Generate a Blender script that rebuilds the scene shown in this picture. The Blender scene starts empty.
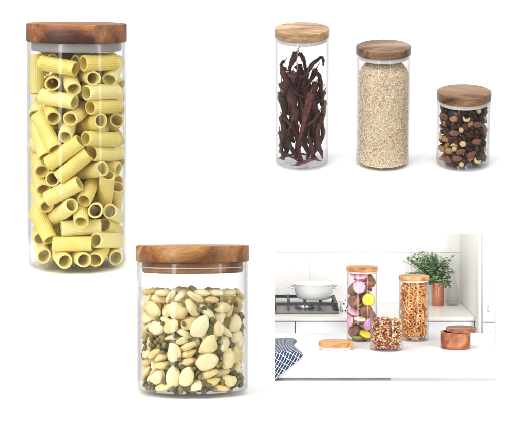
import bpy, math, random, json
from mathutils import Matrix, Vector, Quaternion, noise
R_ = math.radians
F = 1500.0; HOR = 105.0; CX = 260.0
sc = bpy.context.scene
col = sc.collection
rnd = random.Random(7)

# ------------------------------------------------------------------ camera
cam = bpy.data.cameras.new('camera'); camo = bpy.data.objects.new('camera', cam); col.objects.link(camo)
camo.location = (0, 0, 0); camo.rotation_euler = (R_(90), 0, 0)
cam.sensor_width = 36; cam.lens = F / 520 * 36
cam.shift_y = -(210.5 - HOR) / 520
cam.clip_start = 0.05; cam.clip_end = 100
sc.camera = camo
# ------------------------------------------------------------------ white studio surroundings
w = bpy.data.worlds.new('World'); sc.world = w; w.use_nodes = True
w.node_tree.nodes['Background'].inputs[0].default_value = (1, 1, 1, 1)
w.node_tree.nodes['Background'].inputs[1].default_value = .62
sc.view_settings.view_transform = 'Standard'; sc.view_settings.look = 'None'
sc.view_settings.exposure = 0.0; sc.view_settings.gamma = 1
def area(name, loc, target, sx, sy, power, colr=(1, 1, 1)):
    l = bpy.data.lights.new(name, 'AREA'); l.shape = 'RECTANGLE'; l.size = sx; l.size_y = sy
    l.energy = power; l.color = colr
    o = bpy.data.objects.new(name, l); col.objects.link(o); o.location = loc
    d = Vector(target) - Vector(loc); o.rotation_euler = d.to_track_quat('-Z', 'Y').to_euler()
    return o
area('key_softbox', (-1.1, 0.8, 1.5), (0.0, 1.8, 0.0), 1.2, 1.2, 24, (1, .985, .96))
area('backdrop_light', (0, 2.62, .62), (0, 3.35, -.05), 1.7, .3, 3.2)
area('backdrop_light', (0, 2.55, -1.05), (0, 3.35, -.4), 1.7, .3, 3.4)
area('front_top_softbox', (0.1, 1.25, .85), (0, 1.5, -.2), 1.2, .7, 6)
area('top_softbox', (0.25, 2.3, 1.0), (0.28, 2.8, -.1), 1.3, .6, 6)
area('strip_softbox', (-.88, .30, .36), (-.15, 1.45, .1), .20, 1.3, 13)
area('rim_softbox', (.95, .85, .24), (-.06, 1.3, -.1), .15, .9, 5)
area('kitchen_top_fill', (.1, 4.45, .9), (.3, 4.85, -.75), 1.5, .7, 18, (1, .985, .965))  # unseen overhead lamp added to lift the kitchen whites
area('kitchen_added_strip', (-.28, 3.95, -.45), (.35, 4.8, -.6), .20, .8, 10)  # added strip lamps out of view, giving vertical streaks on the kitchen jars
area('kitchen_added_strip', (.92, 3.95, -.45), (.35, 4.8, -.6), .20, .8, 10)
sc.cycles.max_bounces = 10; sc.cycles.transparent_max_bounces = 32
sc.cycles.diffuse_bounces = 5; sc.cycles.glossy_bounces = 4
try: sc.cycles.use_denoising = True
except Exception: pass

# ------------------------------------------------------------------ mesh helper
class MB:
    def __init__(s): s.v = []; s.f = []; s.m = []; s.mi = 0; s.uv = None
    def add(s, vs, fs):
        n = len(s.v); s.v += [tuple(v) for v in vs]
        for f in fs: s.f.append(tuple(i + n for i in f)); s.m.append(s.mi)
    def box(s, x0, x1, y0, y1, z0, z1):
        s.add([(x0,y0,z0),(x1,y0,z0),(x1,y1,z0),(x0,y1,z0),(x0,y0,z1),(x1,y0,z1),(x1,y1,z1),(x0,y1,z1)],
              [(0,3,2,1),(4,5,6,7),(0,1,5,4),(1,2,6,5),(2,3,7,6),(3,0,4,7)])
    def lathe(s, prof, n=64, closed=False, cx=0, cy=0):
        vs = []; fs = []
        for (r, z) in prof:
            for i in range(n):
                a = 2 * math.pi * i / n; vs.append((cx + r * math.cos(a), cy + r * math.sin(a), z))
        m = len(prof)
        for k in range(m if closed else m - 1):
            k2 = (k + 1) % m
            for i in range(n):
                j = (i + 1) % n
                fs.append((k * n + i, k * n + j, k2 * n + j, k2 * n + i))
        s.add(vs, fs)
    def tube(s, pts, rad, n=8, closed=False, cap=True, flat=1.0, wob=0.0):
        pts = [Vector(p) for p in pts]; m = len(pts)
        if not hasattr(rad, '__len__'): rad = [rad] * m
        vs = []; fs = []; up = None
        for i, p in enumerate(pts):
            a = pts[(i + 1) % m] if (closed or i < m - 1) else pts[i]
            b = pts[i - 1] if (closed or i > 0) else pts[i]
            t = (a - b).normalized()
            if up is None:
                up = Vector((0, 0, 1)) if abs(t.z) < .9 else Vector((0, 1, 0))
            x = up.cross(t).normalized(); y = t.cross(x); up = y
            for k in range(n):
                an = 2 * math.pi * k / n
                r = rad[i] * (1 + (wob * noise.noise(p * 90 + Vector((k * 3.1, 0, 0))) if wob else 0))
                vs.append(p + x * math.cos(an) * r + y * math.sin(an) * r * flat)
        for i in range(m if closed else m - 1):
            i2 = (i + 1) % m
            for k in range(n):
                k2 = (k + 1) % n
                fs.append((i * n + k, i * n + k2, i2 * n + k2, i2 * n + k))
        if cap and not closed:
            fs.append(tuple(range(n - 1, -1, -1))); fs.append(tuple((m - 1) * n + k for k in range(n)))
        s.add(vs, fs)
    def ball(s, c, r, nu=12, nv=8, fn=None):
        vs = [(0, 0, -1)]; fs = []
        for j in range(1, nv):
            t = -math.pi / 2 + math.pi * j / nv
            for i in range(nu):
                a = 2 * math.pi * i / nu; vs.append((math.cos(t) * math.cos(a), math.cos(t) * math.sin(a), math.sin(t)))
        vs.append((0, 0, 1)); e = len(vs) - 1
        for i in range(nu):
            j = (i + 1) % nu
            fs.append((0, 1 + j, 1 + i)); fs.append((e, e - nu + i, e - nu + j))
            for k in range(nv - 2):
                a = 1 + k * nu
                fs.append((a + i, a + j, a + nu + j, a + nu + i))
        if not hasattr(r, '__len__'): r = (r, r, r)
        out = []
        for v in vs:
            v = Vector(v)
            if fn: v = fn(v)
            out.append((c[0] + v[0] * r[0], c[1] + v[1] * r[1], c[2] + v[2] * r[2]))
        s.add(out, fs)
    def mesh(s, name, mats, smooth=True, fix=False):
        me = bpy.data.meshes.new(name); me.from_pydata(s.v, [], s.f)
        if not isinstance(mats, (list, tuple)): mats = [mats]
        for m in mats: me.materials.append(m)
        if len(mats) > 1: me.polygons.foreach_set('material_index', s.m)
        if smooth: me.polygons.foreach_set('use_smooth', [True] * len(me.polygons))
        me.update()
        if fix:
            import bmesh
            bm = bmesh.new(); bm.from_mesh(me); bmesh.ops.recalc_face_normals(bm, faces=bm.faces); bm.to_mesh(me); bm.free()
        return me
    def build(s, name, mats, parent=None, smooth=True, sharp=None, fix=False):
        me = s.mesh(name, mats, smooth, fix)
        if sharp: me.set_sharp_from_angle(angle=R_(sharp))
        o = bpy.data.objects.new(name, me); col.objects.link(o)
        if parent: o.parent = parent
        return o
def bevel(o, wd, seg=2):
    b = o.modifiers.new('bevel', 'BEVEL'); b.width = wd; b.segments = seg; b.limit_method = 'ANGLE'
    return o
def tag(o, label=None, cat=None, group=None, kind=None):
    if label: o['label'] = label
    if cat: o['category'] = cat
    if group: o['group'] = group
    if kind: o['kind'] = kind
    return o
def empty(name, M):
    o = bpy.data.objects.new(name, None); col.objects.link(o); o.empty_display_size = .02
    o.matrix_world = M; return o
def linked(name, me, M, parent=None):
    o = bpy.data.objects.new(name, me); col.objects.link(o)
    if parent: o.parent = parent
    else: o.matrix_world = M
    return o

# ------------------------------------------------------------------ materials
class NT:
    def __init__(s, name):
        s.m = bpy.data.materials.new(name); s.m.use_nodes = True; s.t = s.m.node_tree; s.b = s.t.nodes['Principled BSDF']
    def n(s, t, **kw):
        nd = s.t.nodes.new(t)
        for k, v in kw.items():
            if k.startswith('_'): setattr(nd, k[1:], v)
            else: nd.inputs[k.replace('__', ' ')].default_value = v
        return nd
    def l(s, a, b): s.t.links.new(a, b)
    def ramp(s, fac, stops):
        r = s.t.nodes.new('ShaderNodeValToRGB'); e = r.color_ramp.elements
        e[0].position, e[0].color = stops[0][0], (*stops[0][1], 1); e[1].position, e[1].color = stops[-1][0], (*stops[-1][1], 1)
        for p, c in stops[1:-1]:
            x = e.new(p); x.color = (*c, 1)
        s.l(fac, r.inputs[0]); return r
def hexc(h):
    h = h.lstrip('#'); v = [int(h[i:i + 2], 16) / 255 for i in (0, 2, 4)]
    return tuple(x / 12.92 if x <= .04045 else ((x + .055) / 1.055) ** 2.4 for x in v)
def plain(name, c, rough=.5, noisec=None, scale=60, bump=0, bscale=200, metal=0, sss=0, spec=.5, coat=0, randc=None):
    """base colour varied by a noise between c and noisec, random tone per object, noise bump"""
    t = NT(name); b = t.b
    b.inputs['Roughness'].default_value = rough; b.inputs['Metallic'].default_value = metal
    b.inputs['Specular IOR Level'].default_value = spec
    if coat: b.inputs['Coat Weight'].default_value = coat
    tc = t.n('ShaderNodeTexCoord')
    out = None
    if noisec:
        n = t.n('ShaderNodeTexNoise', Scale=scale, Detail=4.0); t.l(tc.outputs['Object'], n.inputs['Vector'])
        out = t.ramp(n.outputs['Fac'], [(.35, c), (.65, noisec)]).outputs[0]
    if randc:
        oi = t.n('ShaderNodeObjectInfo'); mx = t.n('ShaderNodeMix', _data_type='RGBA'); 
        if out: t.l(out, mx.inputs[6])
        else: mx.inputs[6].default_value = (*c, 1)
        mx.inputs[7].default_value = (*randc, 1); t.l(oi.outputs['Random'], mx.inputs[0]); out = mx.outputs[2]
    if out: t.l(out, b.inputs['Base Color'])
    else: b.inputs['Base Color'].default_value = (*c, 1)
    if bump:
        n = t.n('ShaderNodeTexNoise', Scale=bscale, Detail=3.0); t.l(tc.outputs['Object'], n.inputs['Vector'])
        bp = t.n('ShaderNodeBump', Strength=bump, Distance=.001); t.l(n.outputs['Fac'], bp.inputs['Height']); t.l(bp.outputs[0], b.inputs['Normal'])
    if sss:
        b.inputs['Subsurface Weight'].default_value = sss; b.inputs['Subsurface Radius'].default_value = (.004, .003, .0015)
        b.inputs['Subsurface Scale'].default_value = 1.0
    return t.m
def wood(name, dark, mid, light, pale, seed=0, rot=0.0, scale=1.0, rough=.42, pos=(.30, .45, .58, .75)):
    t = NT(name); b = t.b; tc = t.n('ShaderNodeTexCoord')
    mp = t.n('ShaderNodeMapping'); t.l(tc.outputs['Object'], mp.inputs['Vector'])
    mp.inputs['Location'].default_value = (seed * .37, seed * .73, seed * .19); mp.inputs['Rotation'].default_value = (.25, .12, rot)
    mp2 = t.n('ShaderNodeMapping'); t.l(mp.outputs[0], mp2.inputs['Vector']); mp2.inputs['Scale'].default_value = (5 * scale, 34 * scale, 30 * scale)
    n = t.n('ShaderNodeTexNoise', Scale=1.0, Detail=5.0, Roughness=.55, Distortion=.9); t.l(mp2.outputs[0], n.inputs['Vector'])
    r = t.ramp(n.outputs['Fac'], list(zip(pos, (dark, mid, light, pale))))
    mp3 = t.n('ShaderNodeMapping'); t.l(mp.outputs[0], mp3.inputs['Vector']); mp3.inputs['Scale'].default_value = (40, 700, 700)
    n2 = t.n('ShaderNodeTexNoise', Scale=1.0, Detail=3.0); t.l(mp3.outputs[0], n2.inputs['Vector'])
    r2 = t.ramp(n2.outputs['Fac'], [(.3, (.55, .50, .46)), (.62, (1, 1, 1))])
    mx = t.n('ShaderNodeMix', _data_type='RGBA', _blend_type='MULTIPLY'); mx.inputs[0].default_value = .75
    t.l(r.outputs[0], mx.inputs[6]); t.l(r2.outputs[0], mx.inputs[7]); t.l(mx.outputs[2], b.inputs['Base Color'])
    b.inputs['Roughness'].default_value = rough
    bp = t.n('ShaderNodeBump', Strength=.25, Distance=.0006); t.l(n2.outputs['Fac'], bp.inputs['Height']); t.l(bp.outputs[0], b.inputs['Normal'])
    return t.m
def glass_mat(name, dens=62, colr=(.74, .735, .755)):
    m = bpy.data.materials.new(name); m.use_nodes = True; t = m.node_tree; t.nodes.clear()
    out = t.nodes.new('ShaderNodeOutputMaterial'); mix = t.nodes.new('ShaderNodeMixShader')
    tr = t.nodes.new('ShaderNodeBsdfTransparent'); gl = t.nodes.new('ShaderNodeBsdfGlossy')
    gl.inputs['Roughness'].default_value = .035
    lw = t.nodes.new('ShaderNodeLayerWeight'); lw.inputs[0].default_value = .5
    p = t.nodes.new('ShaderNodeMath'); p.operation = 'POWER'; p.inputs[1].default_value = 5
    q = t.nodes.new('ShaderNodeMath'); q.operation = 'MULTIPLY_ADD'; q.inputs[1].default_value = .75; q.inputs[2].default_value = .016
    t.links.new(lw.outputs['Facing'], p.inputs[0]); t.links.new(p.outputs[0], q.inputs[0]); t.links.new(q.outputs[0], mix.inputs[0])
    t.links.new(tr.outputs[0], mix.inputs[1]); t.links.new(gl.outputs[0], mix.inputs[2]); t.links.new(mix.outputs[0], out.inputs['Surface'])
    va = t.nodes.new('ShaderNodeVolumeAbsorption'); va.inputs[0].default_value = (*colr, 1); va.inputs[1].default_value = dens
    t.links.new(va.outputs[0], out.inputs['Volume'])
    return m
GLASS = glass_mat('jar_glass')
WHITE = plain('studio_white', (.92, .92, .92), .9, spec=.2)
SILI = plain('silicone', (.72, .70, .68), .35)
WD = dict(
 pasta=wood('acacia_red', hexc('24120b'), hexc('542c18'), hexc('925a30'), hexc('c48e56'), 8, .1, .8, .5, (.32, .44, .56, .68)),
 bean=wood('acacia_tan', hexc('4a240e'), hexc('8a5528'), hexc('b07c42'), hexc('c99a60'), 2, .1, 1.),
 chili=wood('acacia_pale', hexc('4e3220'), hexc('a07c54'), hexc('c4a27a'), hexc('d8bc98'), 4, .15, 1.),
 oats=wood('acacia_walnut', hexc('3a2414'), hexc('705037'), hexc('987a5c'), hexc('ab8f72'), 9, -.1, 1.),
 nuts=wood('acacia_brown', hexc('452b19'), hexc('805d3f'), hexc('9c7852'), hexc('b28e68'), 12, .5, 1.),
 light=wood('acacia_orange', hexc('6a3814'), hexc('b4773d'), hexc('cf9458'), hexc('e0b078'), 3, .0, 1.),
 pot=wood('acacia_swirl', hexc('3c1b0c'), hexc('6f3a1c'), hexc('9a5a30'), hexc('c58a58'), 7, .0, 1.))

# ------------------------------------------------------------------ placing: a stage is a level, tilted towards the camera, through a base point
def px2w(px, py, Y): return Vector(((px - CX) * Y / F, Y, (HOR - py) * Y / F))
def stage(px, py, Y, th, lean=0): return Matrix.Translation(px2w(px, py, Y)) @ Matrix.Rotation(lean, 4, 'Y') @ Matrix.Rotation(th, 4, 'X')

# ------------------------------------------------------------------ setting
wall = MB(); YW = 3.35
def W(px, py): p = px2w(px, py, YW); return p.x, p.z
x0, z1 = W(275, 234); x1, z0 = W(495.6, 400)
X0, X1, Z0, Z1 = -.95, .95, -.85, .45
for y in (YW, YW + .012):
    pass
def ringwall(mb, ya, yb):
    o = [(X0, Z0), (X1, Z0), (X1, Z1), (X0, Z1)]; i = [(x0, z0), (x1, z0), (x1, z1), (x0, z1)]
    vs = [(x, ya, z) for x, z in o] + [(x, ya, z) for x, z in i] + [(x, yb, z) for x, z in o] + [(x, yb, z) for x, z in i]
    fs = []
    for k in range(4):
        j = (k + 1) % 4
        fs += [(k, j, 4 + j, 4 + k), (8 + k, 12 + k, 12 + j, 8 + j), (k, 8 + k, 8 + j, j), (4 + k, 4 + j, 12 + j, 12 + k)]
    mb.add(vs, fs)
ringwall(wall, YW, YW + .006)
tag(wall.build('backdrop', WHITE, smooth=False, fix=True), kind='structure')

M_pasta = stage(77.0, 264.7, 1.5, .09, .010)
M_bean = stage(192.7, 392.2, 1.308, -.075, -.003)
YT = 2.80
TT = .29
P0 = px2w(383.0, 161.4, YT); NP = Vector((0, -math.sin(TT), math.cos(TT)))
def on_trio(px, py, lean):                       # where the line of sight meets the tilted white sheet
    d = px2w(px, py, 1.0); Y = P0.dot(NP) / d.dot(NP)
    return stage(px, py, Y, TT, lean)
M_trio = stage(383.0, 161.4, YT, TT)
M_chili = on_trio(301.7, 162.2, -.006); M_oats = on_trio(382.7, 163.0, -.015); M_nut = on_trio(462.4, 163.1, -.018)
def ledge(M, xa, xb, ya, yb):
    m = MB(); m.box(xa, xb, ya, yb, -.0020, -.0008)
    o = m.build('white_surface', WHITE, smooth=False); o.matrix_world = M; tag(o, kind='structure')
ledge(M_pasta, -.16, .085, -.10, .11)
ledge(M_bean, -.085, .066, -.09, .10)
ledge(M_trio, -.25, .25, -.09, .075)

# ------------------------------------------------------------------ jars
def make_glass(H, R=.0487, t=.0021, base=.0032, n=96):
    rc = .006; pr = []
    for k in range(7):
        a = -math.pi / 2 + k * math.pi / 12; pr.append((R - rc + rc * math.cos(a), rc + rc * math.sin(a)))
    pr.append((R, H - .001)); pr.append((R - t * .3, H)); pr.append((R - t * .7, H)); pr.append((R - t, H - .001))
    ri = .004
    for k in range(6):
        a = -k * math.pi / 10; pr.append((R - t - ri + ri * math.cos(a), base + ri + ri * math.sin(a)))
    m = MB(); m.lathe([(.0001, 0)] + pr + [(.0001, base)], n)
    return m
def lid_parts(parent, z, R, th, plug_r, plug_h, wd, gasket=True, gz=.35, gh=.45, plugmat=None):
    e = .0012
    m = MB(); m.lathe([(.0001, z), (R - e, z), (R - e * .3, z + e * .3), (R, z + e), (R, z + th - e), (R - e * .3, z + th - e * .3), (R - e, z + th), (.0001, z + th)], 96)
    lid = m.build('lid', wd, parent, sharp=40)
    p = MB(); p.lathe([(.0001, z - plug_h), (plug_r - e, z - plug_h), (plug_r, z - plug_h + e), (plug_r, z - .0002), (.0001, z - .0002)], 80)
    p.build('plug', plugmat or wd, lid, sharp=40)
    if gasket:
        g = MB(); zc = z - plug_h * gz; hh = plug_h * gh / 2
        pr = [(plug_r + .0002, zc - hh)] + [(plug_r + .0014, zc + hh * s) for s in (-.8, -.3)] + [(plug_r + .0009, zc)] + [(plug_r + .0014, zc + hh * s) for s in (.3, .8)] + [(plug_r + .0002, zc + hh)]
        g.lathe(pr, 80); g.build('gasket', SILI, lid)
    return lid
def jar(M, H, label, wd=None, R=.0487, lidR=.0497, lid_th=.0145, plug_h=.011, n=96, plugmat=None, gasket=True, gz=.35, gh=.45):
    root = empty('glass_jar', M); tag(root, label, 'jar', 'glass jars')
    make_glass(H, R, n=n).build('glass_body', GLASS, root, sharp=50)
    if wd: lid_parts(root, H + .0003, lidR, lid_th, R - .0045, plug_h, wd, gasket, gz, gh, plugmat)
    return root
jar(M_pasta, .2230, 'tallest lidded glass jar, filled with pale yellow rigatoni, dark reddish wooden lid', WD['pasta'], lid_th=.0178, lidR=.0492, plug_h=.009, plugmat=plain('grey_seal', (.30, .28, .27), .3), gasket=False)
jar(M_bean, .1134, 'short wide glass jar of pale lima beans and green mung beans, tan wooden lid', WD['bean'], lid_th=.0140, plug_h=.0095, gz=.5, gh=.1)
jar(M_chili, .2415, 'tall glass jar of dark dried chillies with a pale wooden lid', WD['chili'], plug_h=.009, gh=.9, gz=.5)
jar(M_oats, .2100, 'glass jar full of pale rolled oats between the chilli jar and nut jar', WD['oats'], plug_h=.009, gh=.9, gz=.5)
jar(M_nut, .1240, 'shortest glass jar on the right, with dark nut and berry mix and brown lid', WD['nuts'], plug_h=.009, gh=.9, gz=.5)

def rows(data, key=None):
    for r in data:
        k, x, y, z, a, b, c, d = r[:8]
        q = Quaternion((a, b, c, d)).normalized()
        yield k, Matrix.Translation((x * 1e-4, y * 1e-4, z * 1e-4 + .0032)) @ q.to_matrix().to_4x4(), (r[8] if len(r) > 8 else None)
ORD = ['first', 'second', 'third', 'fourth', 'fifth', 'sixth', 'seventh', 'eighth', 'ninth', 'tenth', 'eleventh', 'twelfth', 'thirteenth', 'fourteenth', 'fifteenth', 'sixteenth', 'seventeenth', 'eighteenth', 'nineteenth', 'twentieth']
def place_names(items, per, where, lidw='lid'):
    """items: (object, look) -> a label with row below the lid and place in the row"""
    it = sorted(items, key=lambda i: -(i[0].matrix_world.translation.z))
    for r in range(0, len(it), per):
        row = sorted(it[r:r + per], key=lambda i: i[0].matrix_world.translation.x)
        for c, (o, look) in enumerate(row):
            o['label'] = f'{look}, {ORD[r // per]} row below the {where} lid, {ORD[c]} from left'

# rigatoni
PASTA = plain('pasta', hexc('ecd878'), .42, hexc('e4cd64'), 90, bump=.25, bscale=900, sss=.3, randc=hexc('f3e69e'))
def rigatoni(seed):
    r = random.Random(seed); m = MB(); N = 84; L = .0400; ro = .0073; ri = .0057; vs = []; fs = []
    cut1 = r.uniform(-.06, .06); cut2 = r.uniform(-.06, .06); bend = r.uniform(-.0010, .0010); L *= r.uniform(.93, 1.02)
    rings = [(ri, -.5), (ro * .985, -.5), (ro, -.485), (ro, -.2), (ro, .2), (ro, .485), (ro * .985, .5), (ri, .5), (ri, .1), (ri, -.2)]
    for (rad, z) in rings:
        for i in range(N):
            a = 2 * math.pi * i / N
            q = rad + (.00022 * math.cos(a * 21) if rad > ri else 0)
            q *= 1 + (.02 + .015 * (seed % 4)) * math.cos(2 * a + seed + z) + .008 * math.cos(3 * a - seed)
            x, y = q * math.cos(a), q * math.sin(a); zz = z * L + (.00035 * noise.noise(Vector((x * 300, y * 300, seed * 7 + (5 if z > 0 else 0)))) if abs(z) > .45 else 0)
            if z > .3: zz += x * cut1
            if z < -.3: zz += x * cut2
            vs.append((x + bend * (4 * z * z - .5), y, zz))
    n = len(rings)
    for k in range(n):
        for i in range(N):
            j = (i + 1) % N; k2 = (k + 1) % n
            fs.append((k * N + i, k * N + j, k2 * N + j, k2 * N + i))
    m.add(vs, fs); me = m.mesh('rigatoni', PASTA, True, True); me.set_sharp_from_angle(angle=R_(50)); return me
PM = [rigatoni(i) for i in range(12)]
DP = json.loads('''[["p",-138,-342,1981,88,141,51,98],["p",-387,-58,1874,18,199,16,1],["p",-156,22,2011,85,121,74,-113],["p",255,-268,2011,32,-78,-118,138],["p",158,-158,2011,140,109,-90,-18],["p",121,-200,1877,5,68,-129,137],["p",367,-43,1920,17,2,-169,106],["p",-194,-211,1822,120,131,-65,65],["p",-27,-275,1838,78,82,146,-78],["p",276,-245,1724,143,108,-89,-5],["p",-142,-336,1657,23,-123,85,-131],["p",-377,5,1582,4,5,-176,96],["p",-221,-222,1542,17,63,-151,114],["p",294,-224,1579,20,-68,-122,142],["p",53,-271,1514,57,115,105,-111],["p",157,-211,1407,157,103,69,14],["p",346,69,1369,87,91,-70,139],["p",-261,-280,1334,52,5,188,-46],["p",-330,-196,1235,48,44,182,-49],["p",-46,-237,1398,64,101,-144,71],["p",270,-252,1264,137,126,-47,-57],["p",-77,-369,1140,168,47,78,59],["p",14,-377,1014,5,84,4,181],["p",308,-180,1112,121,44,-128,84],["p",158,-210,945,155,82,96,-9],["p",-357,-109,1010,37,5,164,-109],["p",-183,-158,877,30,16,-140,138],["p",-343,-120,840,86,94,138,-68],["p",-89,-364,760,126,86,58,115],["p",149,-187,768,42,98,140,-95],["p",303,-144,762,51,32,-55,182],["p",371,92,629,63,-173,65,44],["p",-340,-131,674,64,29,164,-91],["p",-105,-296,548,170,86,62,4],["p",69,-270,564,77,147,-91,65],["p",212,-191,553,53,36,126,-142],["p",370,-43,491,108,68,-96,120],["p",72,-267,389,143,-34,135,-1],["p",-300,-236,415,54,31,184,-49],["p",-360,-33,282,101,123,-81,90],["p",2,-369,246,141,18,139,19],["p",325,-180,251,23,79,102,-151],["p",335,13,333,52,65,95,-155],["p",-329,-126,129,115,104,104,-72],["p",-135,-259,114,13,66,-135,132],["p",45,-258,109,109,72,126,-85],["p",249,-188,125,110,141,60,-68],["p",369,55,87,121,144,-41,56],["b",-289,89,662,72,-44,-181,15],["b",268,284,1172,31,183,72,15],["b",-292,-36,1422,27,111,-86,140],["b",184,193,965,85,-101,-142,-51],["b",-316,219,877,20,-42,-48,-189],["b",307,242,1754,20,59,189,-14],["b",-37,210,163,140,-43,-68,118],["b",31,267,995,22,-62,148,118],["b",265,125,1186,87,-19,179,-1],["b",116,184,692,52,181,-12,-66],["b",49,84,775,166,-52,85,-51],["b",170,329,406,71,74,-136,-105],["b",38,-70,746,0,144,106,89],["b",-129,299,431,11,124,113,-107],["b",241,204,308,54,-107,147,64],["b",304,201,1479,8,77,-97,157],["b",73,-46,1713,87,106,-75,124],["b",-264,107,205,73,-48,78,-162],["b",-233,61,1518,60,-130,51,130],["b",-281,-41,521,24,-91,43,-171],["b",-245,285,526,93,153,-82,-36],["b",345,141,938,9,47,-99,167],["b",116,253,526,92,80,127,-94],["b",-143,-149,715,122,131,87,21],["b",-70,-130,1298,134,-63,73,113],["b",276,-22,1188,150,9,112,69],["b",76,309,1446,48,13,-72,-180],["b",107,237,2001,36,97,95,-142],["b",-157,359,1043,16,35,196,10],["b",107,-97,202,6,-25,-31,196],["b",-81,41,1816,147,-109,30,74],["b",-217,-77,1019,151,127,6,32],["b",301,236,670,12,-40,58,-187],["b",-135,-6,153,90,-85,-157,5],["b",-9,143,891,160,118,3,20],["b",11,-140,1153,83,168,53,-48],["b",79,-1,423,8,-5,-107,169],["b",-291,253,1417,55,183,-56,-24],["b",-177,4,427,64,-59,114,-139],["b",-177,222,845,46,-122,124,87],["b",183,237,1605,72,120,-100,102],["b",277,99,1840,86,-113,7,141],["b",14,388,1832,4,-23,-199,-3],["b",-255,156,1732,115,76,-98,107],["b",-215,308,204,75,-168,41,-66],["b",39,87,185,47,-56,-13,186],["b",86,9,1532,5,-145,61,-124],["b",178,-137,1266,91,-89,-41,-149],["b",-69,238,1131,108,-32,7,-165],["b",-7,299,284,130,93,120,6],["b",195,78,231,61,-118,139,55],["b",157,11,1822,103,-123,-6,119],["b",108,150,1484,160,-25,-88,-79],["b",-105,54,561,40,82,-124,-128],["b",106,298,1221,182,-68,-41,-24],["b",73,369,1102,39,170,36,91],["b",-257,-75,1170,109,76,-112,-99],["b",258,55,749,188,30,37,-50],["b",251,-72,982,111,121,94,66],["b",-93,286,1786,60,56,176,-47],["b",50,369,733,57,-130,99,-100],["b",-176,191,74,9,-100,100,-141],["b",-45,222,526,95,-57,-56,-157],["b",3,119,1305,146,-20,-14,134],["b",211,98,2011,117,-29,138,79],["b",-61,-93,1013,102,172,5,-5],["b",-222,253,2011,45,-100,-100,134],["b",296,-14,1645,70,-25,-146,115],["b",-267,157,1880,106,83,92,-116],["b",-184,219,675,116,42,-150,-49],["b",-334,191,1076,67,9,62,178],["b",-159,90,1641,155,108,-42,51],["b",136,345,74,33,-116,81,-138],["b",161,233,1755,46,-28,-115,-155],["b",-281,89,1186,51,-172,58,-66],["b",-180,76,1371,54,72,-160,80],["b",-97,340,1516,150,-32,-1,128],["b",-151,170,1263,139,-110,26,89]]''')
front = []
for i, (k, m, _) in enumerate(rows(DP)):
    o = linked('rigatoni', PM[i % 12], M_pasta @ m); tag(o, None, 'pasta', 'rigatoni tubes in the tall jar')
    ax = m.to_3x3() @ Vector((0, 0, 1))
    if k == 'p':
        if abs(ax.y) > .75: look = 'rigatoni with open end facing out'
        elif abs(ax.z) > .8: look = 'rigatoni standing upright'
        elif abs(ax.x) > .9: look = 'rigatoni lying level'
        elif ax.x * ax.z > 0: look = 'rigatoni leaning up to the right'
        else: look = 'rigatoni leaning down to the right'
        front.append((o, look))
    else: o['label'] = 'rigatoni tube packed at the back of the tall jar behind the front ones'
place_names(front, 4, 'pasta jar')

# beans
BEAN = plain('lima_bean', hexc('f0de9c'), .30, hexc('dcc278'), 1.6, bump=.12, bscale=14, sss=0, randc=hexc('f4ebc0'))
BEANP = plain('pink_bean', hexc('e8b98e'), .4, hexc('efd09c'), 80)
def bean_mesh(kind):
    m = MB()
    kk = [.22, .10, .34, .28, .16, .05][kind % 6]; pf = [.0, .18, -.12, .1, -.2, .05][kind % 6]
    def fn(v):
        x, y, z = v
        p = 1 + pf * x
        yy = y * p + kk * (x * x - .5)
        sq = 1 - .12 * x ** 4
        n = noise.noise(v * 1.7 + Vector((kind * 4.0, 0, 0))) * .14 + noise.noise(v * 5 + Vector((0, kind * 3.0, 0))) * .035
        return Vector((x, yy * sq, (z * (1 - .15 * y) + .12 * (x * x - .4) * ((kind % 3) - 1)))) * (.93 + n)
    m.ball((0, 0, 0), (.5, .355, .185), 28, 18, fn); return m.mesh('lima_bean', BEAN)
BM = [bean_mesh(i) for i in range(9)]
BMP = BM[0].copy(); BMP.materials[0] = BEANP
MUNG = plain('mung', hexc('625a36'), .35, hexc('423c22'), 300, randc=hexc('888048'))
mu = MB(); mu.ball((0, 0, 0), (.0027, .0021, .0019), 10, 7); MU = mu.mesh('mung_bean', MUNG)
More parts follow.
